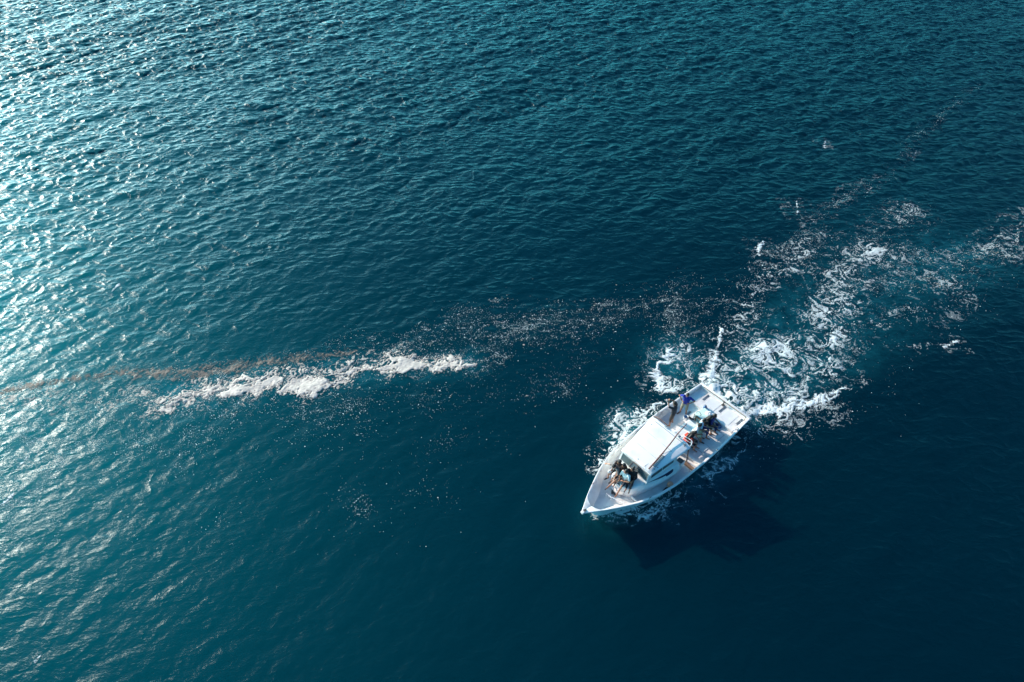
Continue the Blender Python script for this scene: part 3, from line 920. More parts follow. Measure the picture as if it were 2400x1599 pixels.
rootmesh(p, 'red_jerrycan', noise_mat('dark_red_plastic', (.22, .02, .015), (.15, .015, .012), 8, .4), (4.14, .35, .62), 'dark red fuel can at the feet of the roof rail beside woman in red', 'jerrycan', smooth=True)
# painted shadow, sandals
def sandals(x, y, z, ang, label, grp):
    for s_, nm in ((-1, 'nearer'), (1, 'farther')):
        T = root('sandal', (x, y + s_ * .06, z), label % nm, 'sandal', grp)
        Rm = Matrix.Rotation(math.radians(ang + s_ * 20), 3, 'Z'); cc = Vector((x, y + s_ * .07, z))
        q_ = MB()
        o_ = [(-.12, -.03), (-.05, -.036), (.04, -.042), (.10, -.035), (.125, 0), (.10, .035), (.04, .042), (-.05, .036), (-.12, .03)]
        pts = [cc + Rm @ Vector((a * 1.0, b_, 0)) for a, b_ in o_]
        q_.prism([(v_.x, v_.y) for v_ in pts], z, z + .018); q_.build('sole', M['frame'], T)
        q_ = MB(); q_.tube([cc + Rm @ Vector((.0, -.04, .016)), cc + Rm @ Vector((.05, 0, .05)), cc + Rm @ Vector((.0, .04, .016))], .009, 6); q_.build('strap', M['frame'], T)
sandals(8.30, -.02, .755, 60, 'black sandal on the foredeck in front of the seated group, the %s of the pair', 'sandals left on the foredeck')
sandals(2.02, -.55, .628, 100, 'dark sandal on the aft deck beside the white bucket, the %s of the pair', 'sandals left on the aft deck')
p = MB(); p.box(2.44, 2.86, -.72, -.45, .622, .634); p.box(2.44, 2.86, -.585, -.58, .634, .638)  # stands in for the cast shadow of the man in charcoal, painted grey
rootmesh(p, 'deck_shadow', noise_mat('painted_shadow', (.34, .38, .42), (.26, .30, .34), 20, .9, .3), (2.65, -.58, .62), 'shadow of the charcoal-shirted man painted as a grey mat on the deck between the bucket and the engine box', 'patch')
# ------------------------------------------------------------------ people
def skin_mat(name, c): return noise_mat(name, c, tuple(v * .85 for v in c), 12, .5)
SK = [skin_mat('brown_skin', (.34, .15, .085)), skin_mat('dark_brown_skin', (.22, .095, .055)), skin_mat('tan_skin', (.46, .24, .15))]
HAIR = noise_mat('black_hair', (.012, .009, .008), (.03, .022, .018), 30, .55, .5)
def cloth(name, c, c2=None): return noise_mat(name, c, c2 or tuple(v * .8 for v in c), 9, .85, .3, bscale=40)

def capsule(bm, a, b, ra, rb, seg=10):
    a, b = Vector(a), Vector(b)
    d = b - a; L = d.length
    if L < 1e-5: d = Vector((0, 0, 1)); L = 1e-5
    d = d / L
    u = d.orthogonal().normalized(); w_ = d.cross(u)
    rows = []
    for i in range(4):
        t_ = PI / 2 * i / 4
        rows.append((a - d * ra * math.cos(t_), ra * math.sin(t_)))
    rows.append((a, ra)); rows.append((b, rb))
    for i in range(1, 5):
        t_ = PI / 2 * i / 4
        rows.append((b + d * rb * math.sin(t_), rb * math.cos(t_)))
    R = []
    for c, r in rows:
        r = max(r, 1e-4)
        R.append([bm.verts.new(c + (u * math.cos(2 * PI * k / seg) + w_ * math.sin(2 * PI * k / seg)) * r) for k in range(seg)])
    for r0, r1 in zip(R[:-1], R[1:]):
        for k in range(seg): bm.faces.new((r0[k], r0[(k + 1) % seg], r1[(k + 1) % seg], r1[k]))
    bm.faces.new(R[0][::-1]); bm.faces.new(R[-1])

def ellip(bm, c, r, seg=14, rings=10, rot=None):
    rows = []
    for i in range(rings + 1):
        a = PI * i / rings
        row = []
        for k in range(seg):
            t_ = 2 * PI * k / seg
            v_ = Vector((r[0] * max(math.sin(a), 1e-3) * math.cos(t_), r[1] * max(math.sin(a), 1e-3) * math.sin(t_), r[2] * math.cos(a)))
            if rot is not None: v_ = rot @ v_
            row.append(bm.verts.new(Vector(c) + v_))
        rows.append(row)
    for r0, r1 in zip(rows[:-1], rows[1:]):
        for k in range(seg): bm.faces.new((r0[k], r0[(k + 1) % seg], r1[(k + 1) % seg], r1[k]))
    bm.faces.new(rows[0][::-1]); bm.faces.new(rows[-1])

def fuse(bm, name, m, parent, vox, smooth=2):
    """voxel-fuse overlapping tapered limbs into one continuous skin"""
    bmesh.ops.recalc_face_normals(bm, faces=bm.faces)
    me = bpy.data.meshes.new(name + '_src'); bm.to_mesh(me); bm.free()
    o = bpy.data.objects.new(name, me); COL.objects.link(o)
    r = o.modifiers.new('r', 'REMESH'); r.mode = 'VOXEL'; r.voxel_size = vox; r.use_smooth_shade = True
    s_ = o.modifiers.new('s', 'SMOOTH'); s_.factor = .5; s_.iterations = smooth
    dg = bpy.context.evaluated_depsgraph_get()
    me2 = bpy.data.meshes.new_from_object(o.evaluated_get(dg))
    me2.name = name
    bpy.data.objects.remove(o); bpy.data.meshes.remove(me)
    for p_ in me2.polygons: p_.use_smooth = True
    me2.materials.clear()
    return link(name, me2, m, parent)

def person(label, at, face, J, skin=0, shirt=None, sleeve=.6, pants=None, pleg=.6, hair='short', group=None, shoes=None, cap=None, skirtw=0, stripe=None):
    """at: boat-space foot point; face: degrees from the bow towards port; J: joints in (forward, left, up) metres"""
    T = root('person', at, label, 'person', group)
    T['_loc'] = (0, 0, 0)
    T.matrix_world = BOAT_M @ Matrix.Translation(at) @ Matrix.Rotation(math.radians(face), 4, 'Z')
    J = {k_: Vector(v_) for k_, v_ in J.items()}
    bm = bmesh.new()
    P, Cc, Nk, Hd = J['pelvis'], J['chest'], J['neck'], J['head']
    spine = (Cc - P).normalized()
    waist = P.lerp(Cc, .5)
    def torso(bm, k_=0.0, ext=0.0):
        side = (J['shl'] - J['shr']).normalized()
        hs = (J['hipl'] - J['hipr']).normalized()
        for s_ in (-1, 1):
            capsule(bm, P + hs * .055 * s_, waist + side * .05 * s_, .105 + k_, .095 + k_)
            capsule(bm, waist + side * .05 * s_, Cc + side * .07 * s_, .095 + k_, .108 + k_)
            capsule(bm, Cc + side * .05 * s_, (J['shl'] if s_ > 0 else J['shr']) * .93 + Cc * .07, .095 + k_, .058 + k_)
        capsule(bm, Cc, Nk, .09 + k_, .05 + k_)
    torso(bm)
    capsule(bm, Nk, Hd - (Hd - Nk) * .3, .054, .052)
    # head with brow, nose, mouth, chin, ears
    up = (Hd - Nk).normalized(); fw = J.get('look', Vector((1, 0, 0))); fw = (fw - up * fw.dot(up)).normalized(); lf = up.cross(fw)
    R3 = Matrix((fw, lf, up)).transposed()
    ellip(bm, Hd, (.096, .077, .115), rot=R3)
    capsule(bm, Hd + R3 @ Vector((.045, .018, -.075)), Hd + R3 @ Vector((.045, -.018, -.075)), .04, .04)
    capsule(bm, Hd + R3 @ Vector((.088, 0, .018)), Hd + R3 @ Vector((.105, 0, -.022)), .011, .017)
    capsule(bm, Hd + R3 @ Vector((.083, .022, -.055)), Hd + R3 @ Vector((.083, -.022, -.055)), .012, .012)
    for s_ in (-1, 1):
        capsule(bm, Hd + R3 @ Vector((.086, .012 * s_, .03)), Hd + R3 @ Vector((.078, .042 * s_, .032)), .012, .010)
        capsule(bm, Hd + R3 @ Vector((0, .079 * s_, .02)), Hd + R3 @ Vector((-.008, .083 * s_, -.02)), .014, .012)
    for s_, c_ in ((1, 'l'), (-1, 'r')):
        sh, el, wr, ha = J['sh' + c_], J['el' + c_], J['wr' + c_], J['ha' + c_]
        capsule(bm, sh, el, .050, .040); capsule(bm, el, wr, .039, .026)
        hd = (ha - wr).normalized()
        fa = (wr - el).normalized()
        pn = J.get('palm' + c_, Vector((0, 0, -1))); pn = (pn - hd * pn.dot(hd)); pn = pn.normalized() if pn.length > .1 else hd.orthogonal().normalized()
        sd_ = hd.cross(pn) * s_
        for f_ in (-1, 1): capsule(bm, wr, wr + hd * .085 + sd_ * .018 * f_, .022, .019)
        for q_, (o_, ln) in enumerate(((-.032, .030), (-.011, .036), (.011, .034), (.031, .026))):
            b0 = wr + hd * .085 + sd_ * o_; b1 = b0 + hd * ln + sd_ * o_ * .12 + pn * .006; b2 = b1 + hd * ln * .7 + pn * .020
            capsule(bm, b0, b1, .0105, .0095, 7); capsule(bm, b1, b2, .0095, .008, 7)
        t0 = wr + hd * .03 - sd_ * .028; t1 = t0 + hd * .035 - sd_ * .028 + pn * .008; t2 = t1 + hd * .028 + pn * .012
        capsule(bm, t0, t1, .013, .011, 7); capsule(bm, t1, t2, .011, .009, 7)
        hp, kn, an = J['hip' + c_], J['kn' + c_], J['an' + c_]
        capsule(bm, hp, kn, .082, .054); capsule(bm, kn, an, .053, .034)
        sdir = (an - kn).normalized()
        capsule(bm, kn.lerp(an, .2) - (J.get('ft' + c_) - an).normalized() * .012, kn.lerp(an, .45) - (J.get('ft' + c_) - an).normalized() * .010, .05, .045)
        ft = J['ft' + c_]
        capsule(bm, an, an + (ft - an) * .25 + Vector((0, 0, -.03)), .036, .034)
        capsule(bm, an + Vector((0, 0, -.035)), an - (ft - an) * .22 + Vector((0, 0, -.05)), .032, .026)
        capsule(bm, an + (ft - an) * .2 + Vector((0, 0, -.035)), ft, .032, .024)
        l2 = Vector((0, 0, 1)).cross((ft - an).normalized())
        capsule(bm, ft + l2 * .02, ft - l2 * .02, .022, .02)
    body = fuse(bm, 'body', SK[skin], T, .0095)
    # clothes follow the limbs
    if shirt is not None:
        bm = bmesh.new(); torso(bm, .014)
        for c_ in 'lr':
            sh, el, wr = J['sh' + c_], J['el' + c_], J['wr' + c_]
            if sleeve <= 1: capsule(bm, sh, sh.lerp(el, sleeve), .064, .056 if sleeve > .3 else .05)
            else: capsule(bm, sh, el, .064, .053); capsule(bm, el, el.lerp(wr, sleeve - 1), .053, .040)
        o_ = fuse(bm, 'shirt', shirt, T, .013, 3)
        if stripe is not None:
            bm = bmesh.new(); side = (J['shl'] - J['shr']).normalized(); n_ = spine.cross(side).normalized()
            fx = -n_ if n_.dot(J['kneeside'] if 'kneeside' in J else Vector((1, 0, 0))) < 0 else n_
            ellip(bm, Cc + fx * .055 * (-1), (.07, .07, .10))
            fuse(bm, 'shirt_panel', stripe, o_, .013, 1)
    if pants is not None:
        bm = bmesh.new()
        hs = (J['hipl'] - J['hipr']).normalized()
        for s_ in (-1, 1): capsule(bm, P + hs * .055 * s_, P.lerp(waist, .45) + hs * .05 * s_, .118, .112)
        for c_ in 'lr':
            hp, kn, an = J['hip' + c_], J['kn' + c_], J['an' + c_]
            if pleg <= 1: capsule(bm, hp, hp.lerp(kn, pleg), .098, .098 - .022 * pleg)
            else: capsule(bm, hp, kn, .098, .072); capsule(bm, kn, kn.lerp(an, pleg - 1), .070, .055)
        if skirtw:
            capsule(bm, P, J['knl'].lerp(J['knr'], .5), .13, skirtw)
        fuse(bm, 'trousers' if pleg > 1 else 'shorts', pants, T, .013, 3)
    if hair:
        bm = bmesh.new()
        if cap is None or hair == 'long':
            ellip(bm, Hd + R3 @ Vector((-.016, 0, .020)), (.098, .088, .113), rot=R3)
            capsule(bm, Hd + R3 @ Vector((-.055, .03, -.03)), Hd + R3 @ Vector((-.055, -.03, -.03)), .05, .05)
        if hair == 'long':
            bk = (Nk - Cc).normalized()
            for s_ in (-1, 1):
                capsule(bm, Hd + R3 @ Vector((-.04, .04 * s_, -.02)), Nk + R3 @ Vector((-.075, .06 * s_, -.10)), .065, .05)
                capsule(bm, Nk + R3 @ Vector((-.075, .05 * s_, -.10)), Cc + R3 @ Vector((-.12, .04 * s_, -.04)), .055, .03)
        if hair == 'bun':
            ellip(bm, Hd + R3 @ Vector((-.10, 0, .07)), (.05, .05, .045))
        if hair == 'curly':
            rr_ = random.Random(4)
            for _ in range(26):
                v_ = Vector((rr_.uniform(-1, .35), rr_.uniform(-1, 1), rr_.uniform(-.1, 1))).normalized()
                ellip(bm, Hd + R3 @ Vector((-.02 + v_.x * .095, v_.y * .088, .02 + v_.z * .112)), (.028, .028, .028), 8, 6)
        if cap is None or hair == 'long': fuse(bm, 'hair', HAIR, T, .011, 1)
        else: bm.free()
    if cap is not None:
        bm = bmesh.new(); ellip(bm, Hd + R3 @ Vector((-.008, 0, .035)), (.106, .090, .095), rot=R3)
        for q_ in range(5): capsule(bm, Hd + R3 @ Vector((.08, -.04 + .02 * q_, .045)), Hd + R3 @ Vector((.155 - .006 * abs(q_ - 2), -.04 + .02 * q_, .03)), .011, .009, 7)
        fuse(bm, 'cap', cap, T, .011, 1)
    if shoes is not None:
        for c_ in 'lr':
            an, ft = J['an' + c_], J['ft' + c_]
            bm = bmesh.new()
            capsule(bm, an - (ft - an) * .2 + Vector((0, 0, -.045)), ft + Vector((0, 0, .0)), .042, .036)
            fuse(bm, 'shoe', shoes, T, .012, 1)
    return T

def stand_j(spread=.14, lean=(0, 0), la=None, ra=None, head=(.03, 0, 1.60), toe=(0, 0), look=None, kneebend=.04):
    s_ = spread
    lx, ly = lean
    J = dict(pelvis=(0, 0, .93), chest=(lx * .6, ly * .6, 1.24), neck=(lx, ly, 1.43), head=(head[0] + lx, head[1] + ly, head[2]),
             shl=(lx * .9, .175 + ly * .9, 1.385), shr=(lx * .9, -.175 + ly * .9, 1.385),
             hipl=(0, .085, .89), hipr=(0, -.085, .89), knl=(kneebend, s_ * .8, .48), knr=(kneebend, -s_ * .8, .48),
             anl=(0, s_, .085), anr=(0, -s_, .085), ftl=(.17 * math.cos(toe[0]), s_ + .17 * math.sin(toe[0]), .024), ftr=(.17 * math.cos(toe[1]), -s_ + .17 * math.sin(toe[1]), .024))
    dl = dict(el=(.0, .24, 1.12), wr=(.10, .24, .90), ha=(.13, .24, .80)); dr = dict(el=(.0, -.24, 1.12), wr=(.10, -.24, .90), ha=(.13, -.24, .80))
    dl.update(la or {}); dr.update(ra or {})
    for k_, v_ in dl.items(): J[k_ + 'l'] = v_
    for k_, v_ in dr.items(): J[k_ + 'r'] = v_
    if look: J['look'] = Vector(look)
    return J
def sit_j(seat, lean=.06, sl=0.0, kl=(.42, .15, None), kr=(.42, -.15, None), al=None, ar=None, la=None, ra=None, headf=.10, look=None, drop=0.0):
    """seat height above the feet datum; al/ar ankle points"""
    z = seat + .09
    J = dict(pelvis=(0, 0, z), chest=(lean * .7, sl * .6, z + .31 - drop * .5), neck=(lean * 1.25, sl, z + .50 - drop), head=(lean * 1.25 + headf, sl * 1.1, z + .66 - drop * 1.3),
             shl=(lean * 1.15, .175 + sl, z + .455 - drop), shr=(lean * 1.15, -.175 + sl, z + .455 - drop), hipl=(.03, .085, z - .01), hipr=(.03, -.085, z - .01))
    J['knl'] = (kl[0], kl[1], kl[2] if kl[2] is not None else z + .0)
    J['knr'] = (kr[0], kr[1], kr[2] if kr[2] is not None else z + .0)
    al = al or (kl[0] + .02, kl[1], z - .36); ar = ar or (kr[0] + .02, kr[1], z - .36)
    J['anl'], J['anr'] = al, ar
    def foot(k_, a):
        f_ = Vector((1, 0, 0)); return (a[0] + .165, a[1] + .02 * (1 if a[1] > 0 else -1), a[2] - .06)
    J['ftl'], J['ftr'] = foot(kl, al), foot(kr, ar)
    hz_ = z + .455 - drop
    dl = dict(el=(lean + .06, .25 + sl, hz_ - .26), wr=(lean + .27, .17 + sl, hz_ - .30), ha=(lean + .36, .14 + sl, hz_ - .33)); dr = dict(el=(lean + .06, -.25 + sl, hz_ - .26), wr=(lean + .27, -.17 + sl, hz_ - .30), ha=(lean + .36, -.14 + sl, hz_ - .33))
    dl.update(la or {}); dr.update(ra or {})
    for k_, v_ in dl.items(): J[k_ + 'l'] = v_
    for k_, v_ in dr.items(): J[k_ + 'r'] = v_
    if look: J['look'] = Vector(look)
    return J

G_AFT = 'people on the aft deck'; G_BOW = 'people sitting on the bow'
# man in blue, hands on hips, looking towards the bow
person('man in blue polo shirt and khaki shorts standing hands on hips on the aft deck', (2.10, -1.0, .62), 20,
       stand_j(.16, (.05, 0), la=dict(el=(-.06, .40, 1.16), wr=(.06, .20, 1.00), ha=(.10, .13, .99), palm=(0, -1, 0)),
               ra=dict(el=(-.06, -.40, 1.16), wr=(.06, -.20, 1.00), ha=(.10, -.13, .99), palm=(0, 1, 0)), toe=(.35, -.5), look=(1, 0, -.45), head=(.06, 0, 1.59)),
       0, cloth('royal_blue_cotton', (.012, .03, .30)), .62, cloth('khaki_cotton', (.34, .28, .20)), .95, 'short', G_AFT, base_mat('brown_sandals', (.10, .05, .035), .7))
# man in dark grey photographing over the starboard rail
PM = person('man in charcoal shirt raising a camera stick over the starboard rail', (3.10, -.95, .62), -78,
       stand_j(.15, (.04, -.02), la=dict(el=(.24, .24, 1.44), wr=(.34, .10, 1.62), ha=(.38, .05, 1.70), palm=(0, -1, 0)),
               ra=dict(el=(.24, -.26, 1.42), wr=(.34, -.08, 1.60), ha=(.38, -.04, 1.68), palm=(0, 1, 0)), toe=(.2, -.2), look=(1, 0, .1), head=(.04, -.01, 1.58)),
       0, cloth('charcoal_cotton', (.035, .037, .045)), .9, cloth('dark_brown_cotton', (.055, .038, .032)), 1.35, 'short', G_AFT)
p = MB(); p.tube([(3.33, -1.36, 2.30), (3.52, -1.12, 2.32), (3.66, -.98, 2.28)], .010, 6); p.box(3.27, 3.35, -1.42, -1.34, 2.27, 2.33, .008)
rootmesh(p, 'camera_stick', base_mat('light_grey_stick', (.55, .5, .48), .5), (3.33, -1.36, 2.30), 'light camera stick held up by the man in charcoal at the starboard rail', 'camera stick', smooth=True)
# seated round the engine box, facing port
FP = 118
person('person in white top and pale yellow shorts seated on the engine box', (2.98, .30, .62), FP,
       sit_j(.40, .10, headf=.06, kl=(.36, .14, .50), kr=(.38, -.12, .50), al=(.40, .16, .10), ar=(.44, -.10, .10), look=(1, .2, -.5), ra=dict(wr=(.36, -.12, .66), ha=(.44, -.08, .60))),
       0, cloth('white_top_cotton', (.78, .78, .78), (.55, .55, .56)), .5, cloth('pale_yellow_cotton', (.62, .62, .42)), .9, 'curly', G_AFT, base_mat('black_boots', (.02, .02, .02), .6))
person('person in pale blue shirt and navy trousers seated in the middle of the group', (2.56, .30, .62), FP,
       sit_j(.40, .06, headf=.06, kl=(.42, .14, .50), kr=(.42, -.12, .50), al=(.50, .16, .10), ar=(.46, -.12, .10), look=(1, .1, -.4)),
       0, cloth('pale_blue_cotton', (.66, .76, .84), (.30, .55, .74)), .6, cloth('navy_cotton', (.012, .04, .13)), 1.5, 'short', G_AFT)
person('dark-haired woman in black top and striped dark skirt seated next to the wooden bench', (2.12, .33, .62), 112,
       sit_j(.34, .08, headf=.06, kl=(.32, .12, .44), kr=(.34, -.10, .44), al=(.36, .12, .10), ar=(.40, -.10, .10), look=(1, .2, -.3)),
       2, cloth('black_cotton', (.018, .016, .018)), .4, noise_mat('striped_dark_cotton', (.035, .028, .026), (.14, .11, .09), 5, .9, stretch=(.6, 6, .6)), 1.0, 'long', G_AFT, skirtw=.13)
person('dark-haired person in navy shirt seated last of the row, nearest the stern', (1.86, .46, .62), 108,
       sit_j(.34, .04, headf=.05, kl=(.34, .10, .44), kr=(.34, -.12, .44), al=(.38, .10, .10), ar=(.36, -.12, .10), look=(1, -.2, -.3)),
       1, cloth('navy_blue_cotton', (.010, .022, .16)), .8, cloth('dark_navy_cotton', (.008, .02, .09)), 1.6, 'long', G_AFT)
person('woman in bright red top bent forward beside the roof rail', (3.84, .42, .62), 165,
       sit_j(.42, .20, headf=.12, drop=.06, kl=(.36, .12, .50), kr=(.36, -.12, .50), al=(.40, .12, .10), ar=(.38, -.14, .10), look=(1, .2, -.8), la=dict(el=(.22, .28, .66), wr=(.36, .20, .56), ha=(.42, .16, .50))),
       1, cloth('bright_red_cotton', (.62, .045, .02)), .9, cloth('wine_red_cotton', (.10, .02, .02)), 1.3, 'long', G_AFT)
person('woman in black dress with long black hair next to the woman in red', (3.48, .42, .62), 105,
       sit_j(.40, .10, headf=.06, kl=(.34, .10, .48), kr=(.34, -.12, .48), al=(.40, .10, .10), ar=(.38, -.12, .10), look=(1, .3, -.3)),
       2, cloth('black_dress_cotton', (.010, .010, .016)), .5, cloth('black_skirt_cotton', (.008, .010, .020)), 1.2, 'long', G_AFT, skirtw=.12)

# bow group: seated on the forward end of the cabin trunk, feet towards the foredeck
ZB = .755; ST = .64
person('person in grey top and pale trousers seated leftmost on the bow, leaning forward', (7.62, -.42, ZB), -8,
       sit_j(ST, .20, headf=.12, drop=.05, kl=(.40, .10, .72), kr=(.40, -.20, .72), al=(.42, .06, .30), ar=(.42, -.20, .24), look=(1, .3, -.9), la=dict(wr=(.46, .24, .86), ha=(.52, .32, .84)), ra=dict(el=(.26, -.36, .98), wr=(.30, -.50, .86), ha=(.33, -.58, .84))),
       2, cloth('grey_brown_cotton', (.16, .14, .14)), .8, cloth('pale_grey_cotton', (.66, .64, .64)), 1.2, 'short', G_BOW, base_mat('black_shoes', (.02, .018, .02), .6))
person('person in dark brown jacket with bushy black hair seated behind the person in grey', (7.50, -.44, ZB), 0,
       sit_j(ST + .02, .10, headf=.06, kl=(.34, .14, .76), kr=(.30, -.10, .76), al=(.40, .14, .70), ar=(.40, -.10, .70), look=(1, 0, -.4)),
       1, cloth('dark_brown_jacket', (.035, .024, .022)), 1.7, cloth('black_trouser_cotton', (.015, .014, .016)), 1.7, 'curly', G_BOW)
person('person dressed all in black with long hair seated between grey top and white T-shirt', (7.50, -.20, ZB), 4,
       sit_j(ST + .02, .08, headf=.05, kl=(.40, .06, .74), kr=(.40, -.12, .74), al=(.62, .02, .50), ar=(.60, -.10, .44), look=(1, -.2, -.3)),
       1, cloth('black_shirt_cotton', (.010, .010, .012)), 1.6, cloth('jet_black_cotton', (.009, .009, .012)), 1.5, 'long', G_BOW)
person('man in white T-shirt and dark grey shorts with both bare legs stretched over the foredeck', (7.74, .10, ZB), 2,
       sit_j(ST, .02, headf=.04, kl=(.38, .12, .66), kr=(.34, -.28, .66), al=(.60, .10, .26), ar=(.62, -.44, .22), look=(1, -.2, -.7),
             la=dict(el=(.12, .30, .92), wr=(.24, .08, .86), ha=(.27, -.01, .86)), ra=dict(el=(.14, -.24, .92), wr=(.28, -.12, .80), ha=(.36, -.14, .78))),
       0, cloth('white_cotton', (.86, .80, .75)), .7, cloth('dark_grey_cotton', (.05, .05, .06)), .75, 'short', G_BOW)
person('person in black leaning on the cabin front behind the man in white', (7.44, .20, ZB), 20,
       sit_j(ST + .02, .02, headf=.04, kl=(.40, .16, .72), kr=(.38, -.02, .72), al=(.52, .16, .50), ar=(.56, .0, .50), look=(1, -.3, -.1)),
       0, cloth('black_hoodie_cotton', (.014, .014, .018)), 1.8, cloth('black_legging_cotton', (.010, .010, .018)), 1.75, 'bun', G_BOW)
# ------------------------------------------------------------------ foam, weed and flecks floating on the sea
F_A = Field(1024, 40.0, .16, 1.7, 1.25, 101, ang=8, stretch=1.9)
F_B = Field(1024, 20.0, .07, .55, 1.0, 102, ang=8, stretch=1.5)
F_W = Field(512, 30.0, .5, 3.0, 1.6, 103)
F_W2 = Field(512, 31.0, .5, 3.0, 1.6, 104)
F_C = Field(1024, 18.0, .06, .45, .9, 105)
F_R1 = Field(2048, 52.0, .07, 2.6, 1.45, 201, ang=8, stretch=1.9)
F_R2 = Field(2048, 47.0, .07, 1.6, 1.35, 202, ang=12, stretch=1.6)
F_BIG = Field(256, 60.0, 1.5, 9.0, 1.2, 106, ang=20, stretch=1.5)

def unif(q):
    """turn any texture into an even 0..1 one, so a density is also a coverage"""
    srt = np.sort(q.ravel()[:: max(1, q.size // 60000)])
    return np.interp(q, srt, np.linspace(0, 1, len(srt)))
def lace(x, y):
    xw = x + .22 * F_W(x, y); yw = y + .22 * F_W2(x, y)
    r = np.minimum(np.abs(F_R1(xw, yw)), 1.15 * np.abs(F_R2(xw, yw)) + .05)
    return unif(-1.0 * r + .10 * F_R2(yw + 9, xw) + .07 * F_C(x, y) + .09 * F_BIG(x, y))
def clumps(x, y):
    xw = x + .25 * F_W(x, y); yw = y + .25 * F_W2(x, y)
    return unif(.55 * F_R2(xw, yw) + .25 * F_B(xw, yw) + .50 * F_C(x, y))

def foam_mat(name, c1, c2, rough=.75, MIN_=-.10, MAX_=.80):
    m = noise_mat(name, c1, c2, 3.0, rough, .2, detail=8, lo=.3, hi=.7, bscale=45)
    nt = m.node_tree; N = nt.nodes; b = N['Principled BSDF']
    a = N.new('ShaderNodeAttribute'); a.attribute_name = 'cover'
    n = N.new('ShaderNodeTexNoise'); n.inputs['Scale'].default_value = 13; n.inputs['Detail'].default_value = 5
    geo = N.new('ShaderNodeNewGeometry'); nt.links.new(geo.outputs['Position'], n.inputs['Vector'])
    k = N.new('ShaderNodeMath'); k.operation = 'MULTIPLY_ADD'; k.inputs[1].default_value = .34
    nt.links.new(n.outputs['Fac'], k.inputs[0]); nt.links.new(a.outputs['Fac'], k.inputs[2])
    r = N.new('ShaderNodeMapRange'); r.interpolation_type = 'SMOOTHSTEP'
    r.inputs['From Min'].default_value = MIN_; r.inputs['From Max'].default_value = MAX_
    nt.links.new(k.outputs[0], r.inputs['Value'])
    nt.links.new(r.outputs['Result'], b.inputs['Alpha'])
    return m
m_foam = foam_mat('sea_foam', (.80, .82, .81), (.58, .66, .67))
m_scum = foam_mat('creamy_foam', (.70, .62, .54), (.48, .43, .38), MIN_=-.06, MAX_=.62)
m_weed = foam_mat('brown_weed', (.16, .13, .105), (.22, .18, .15), .8, -.16, 1.1)

def sheet(name, m, box_px, res, dens, tex, label, cat, lift=.007, puff=.022, pads=1.0, kind='stuff'):
    px = np.array([sea(u, v) for u in np.linspace(box_px[0], box_px[2], 6) for v in np.linspace(box_px[1], box_px[3], 6)])
    x0, y0 = px.min(0) - .2; x1, y1 = px.max(0) + .2
    gx = np.arange(x0, x1, res); gy = np.arange(y0, y1, res)
    Xc, Yc = np.meshgrid(gx, gy, indexing='ij')
    Dn = dens(Xc, Yc)
    q = tex(Xc, Yc)
    val = q - (1 - Dn)
    val[Dn < .015] = -1
    keepv = val > -.26
    keep = (keepv[:-1, :-1].astype(int) + keepv[1:, :-1] + keepv[1:, 1:] + keepv[:-1, 1:]) >= 3
    n1, n2 = Xc.shape
    idx = np.arange(n1 * n2).reshape(n1, n2)
    fcs = np.stack([idx[:-1, :-1], idx[1:, :-1], idx[1:, 1:], idx[:-1, 1:]], -1)[keep]
    used, inv = np.unique(fcs.ravel(), return_inverse=True)
    xa, ya = Xc.ravel()[used], Yc.ravel()[used]
    a, b_, c = on_sea(xa, ya)
    va = np.clip(val.ravel()[used], 0, .5)
    c = c + lift + puff * va * 2 * (1 + .15 * F_B(xa, ya))
    if len(used) == 0: return None
    me_ = mesh_from_arrays(name, np.stack([a, b_, c], -1), inv.reshape(-1, 4))
    me_.attributes.new('cover', 'FLOAT', 'POINT').data.foreach_set('value', val.ravel()[used].astype(np.float32))
    o = link(name, me_, m)
    tag(o, label, cat, kind=kind)
    return o

def mx(*a):
    out = a[0]
    for q in a[1:]: out = np.maximum(out, q)
    return out

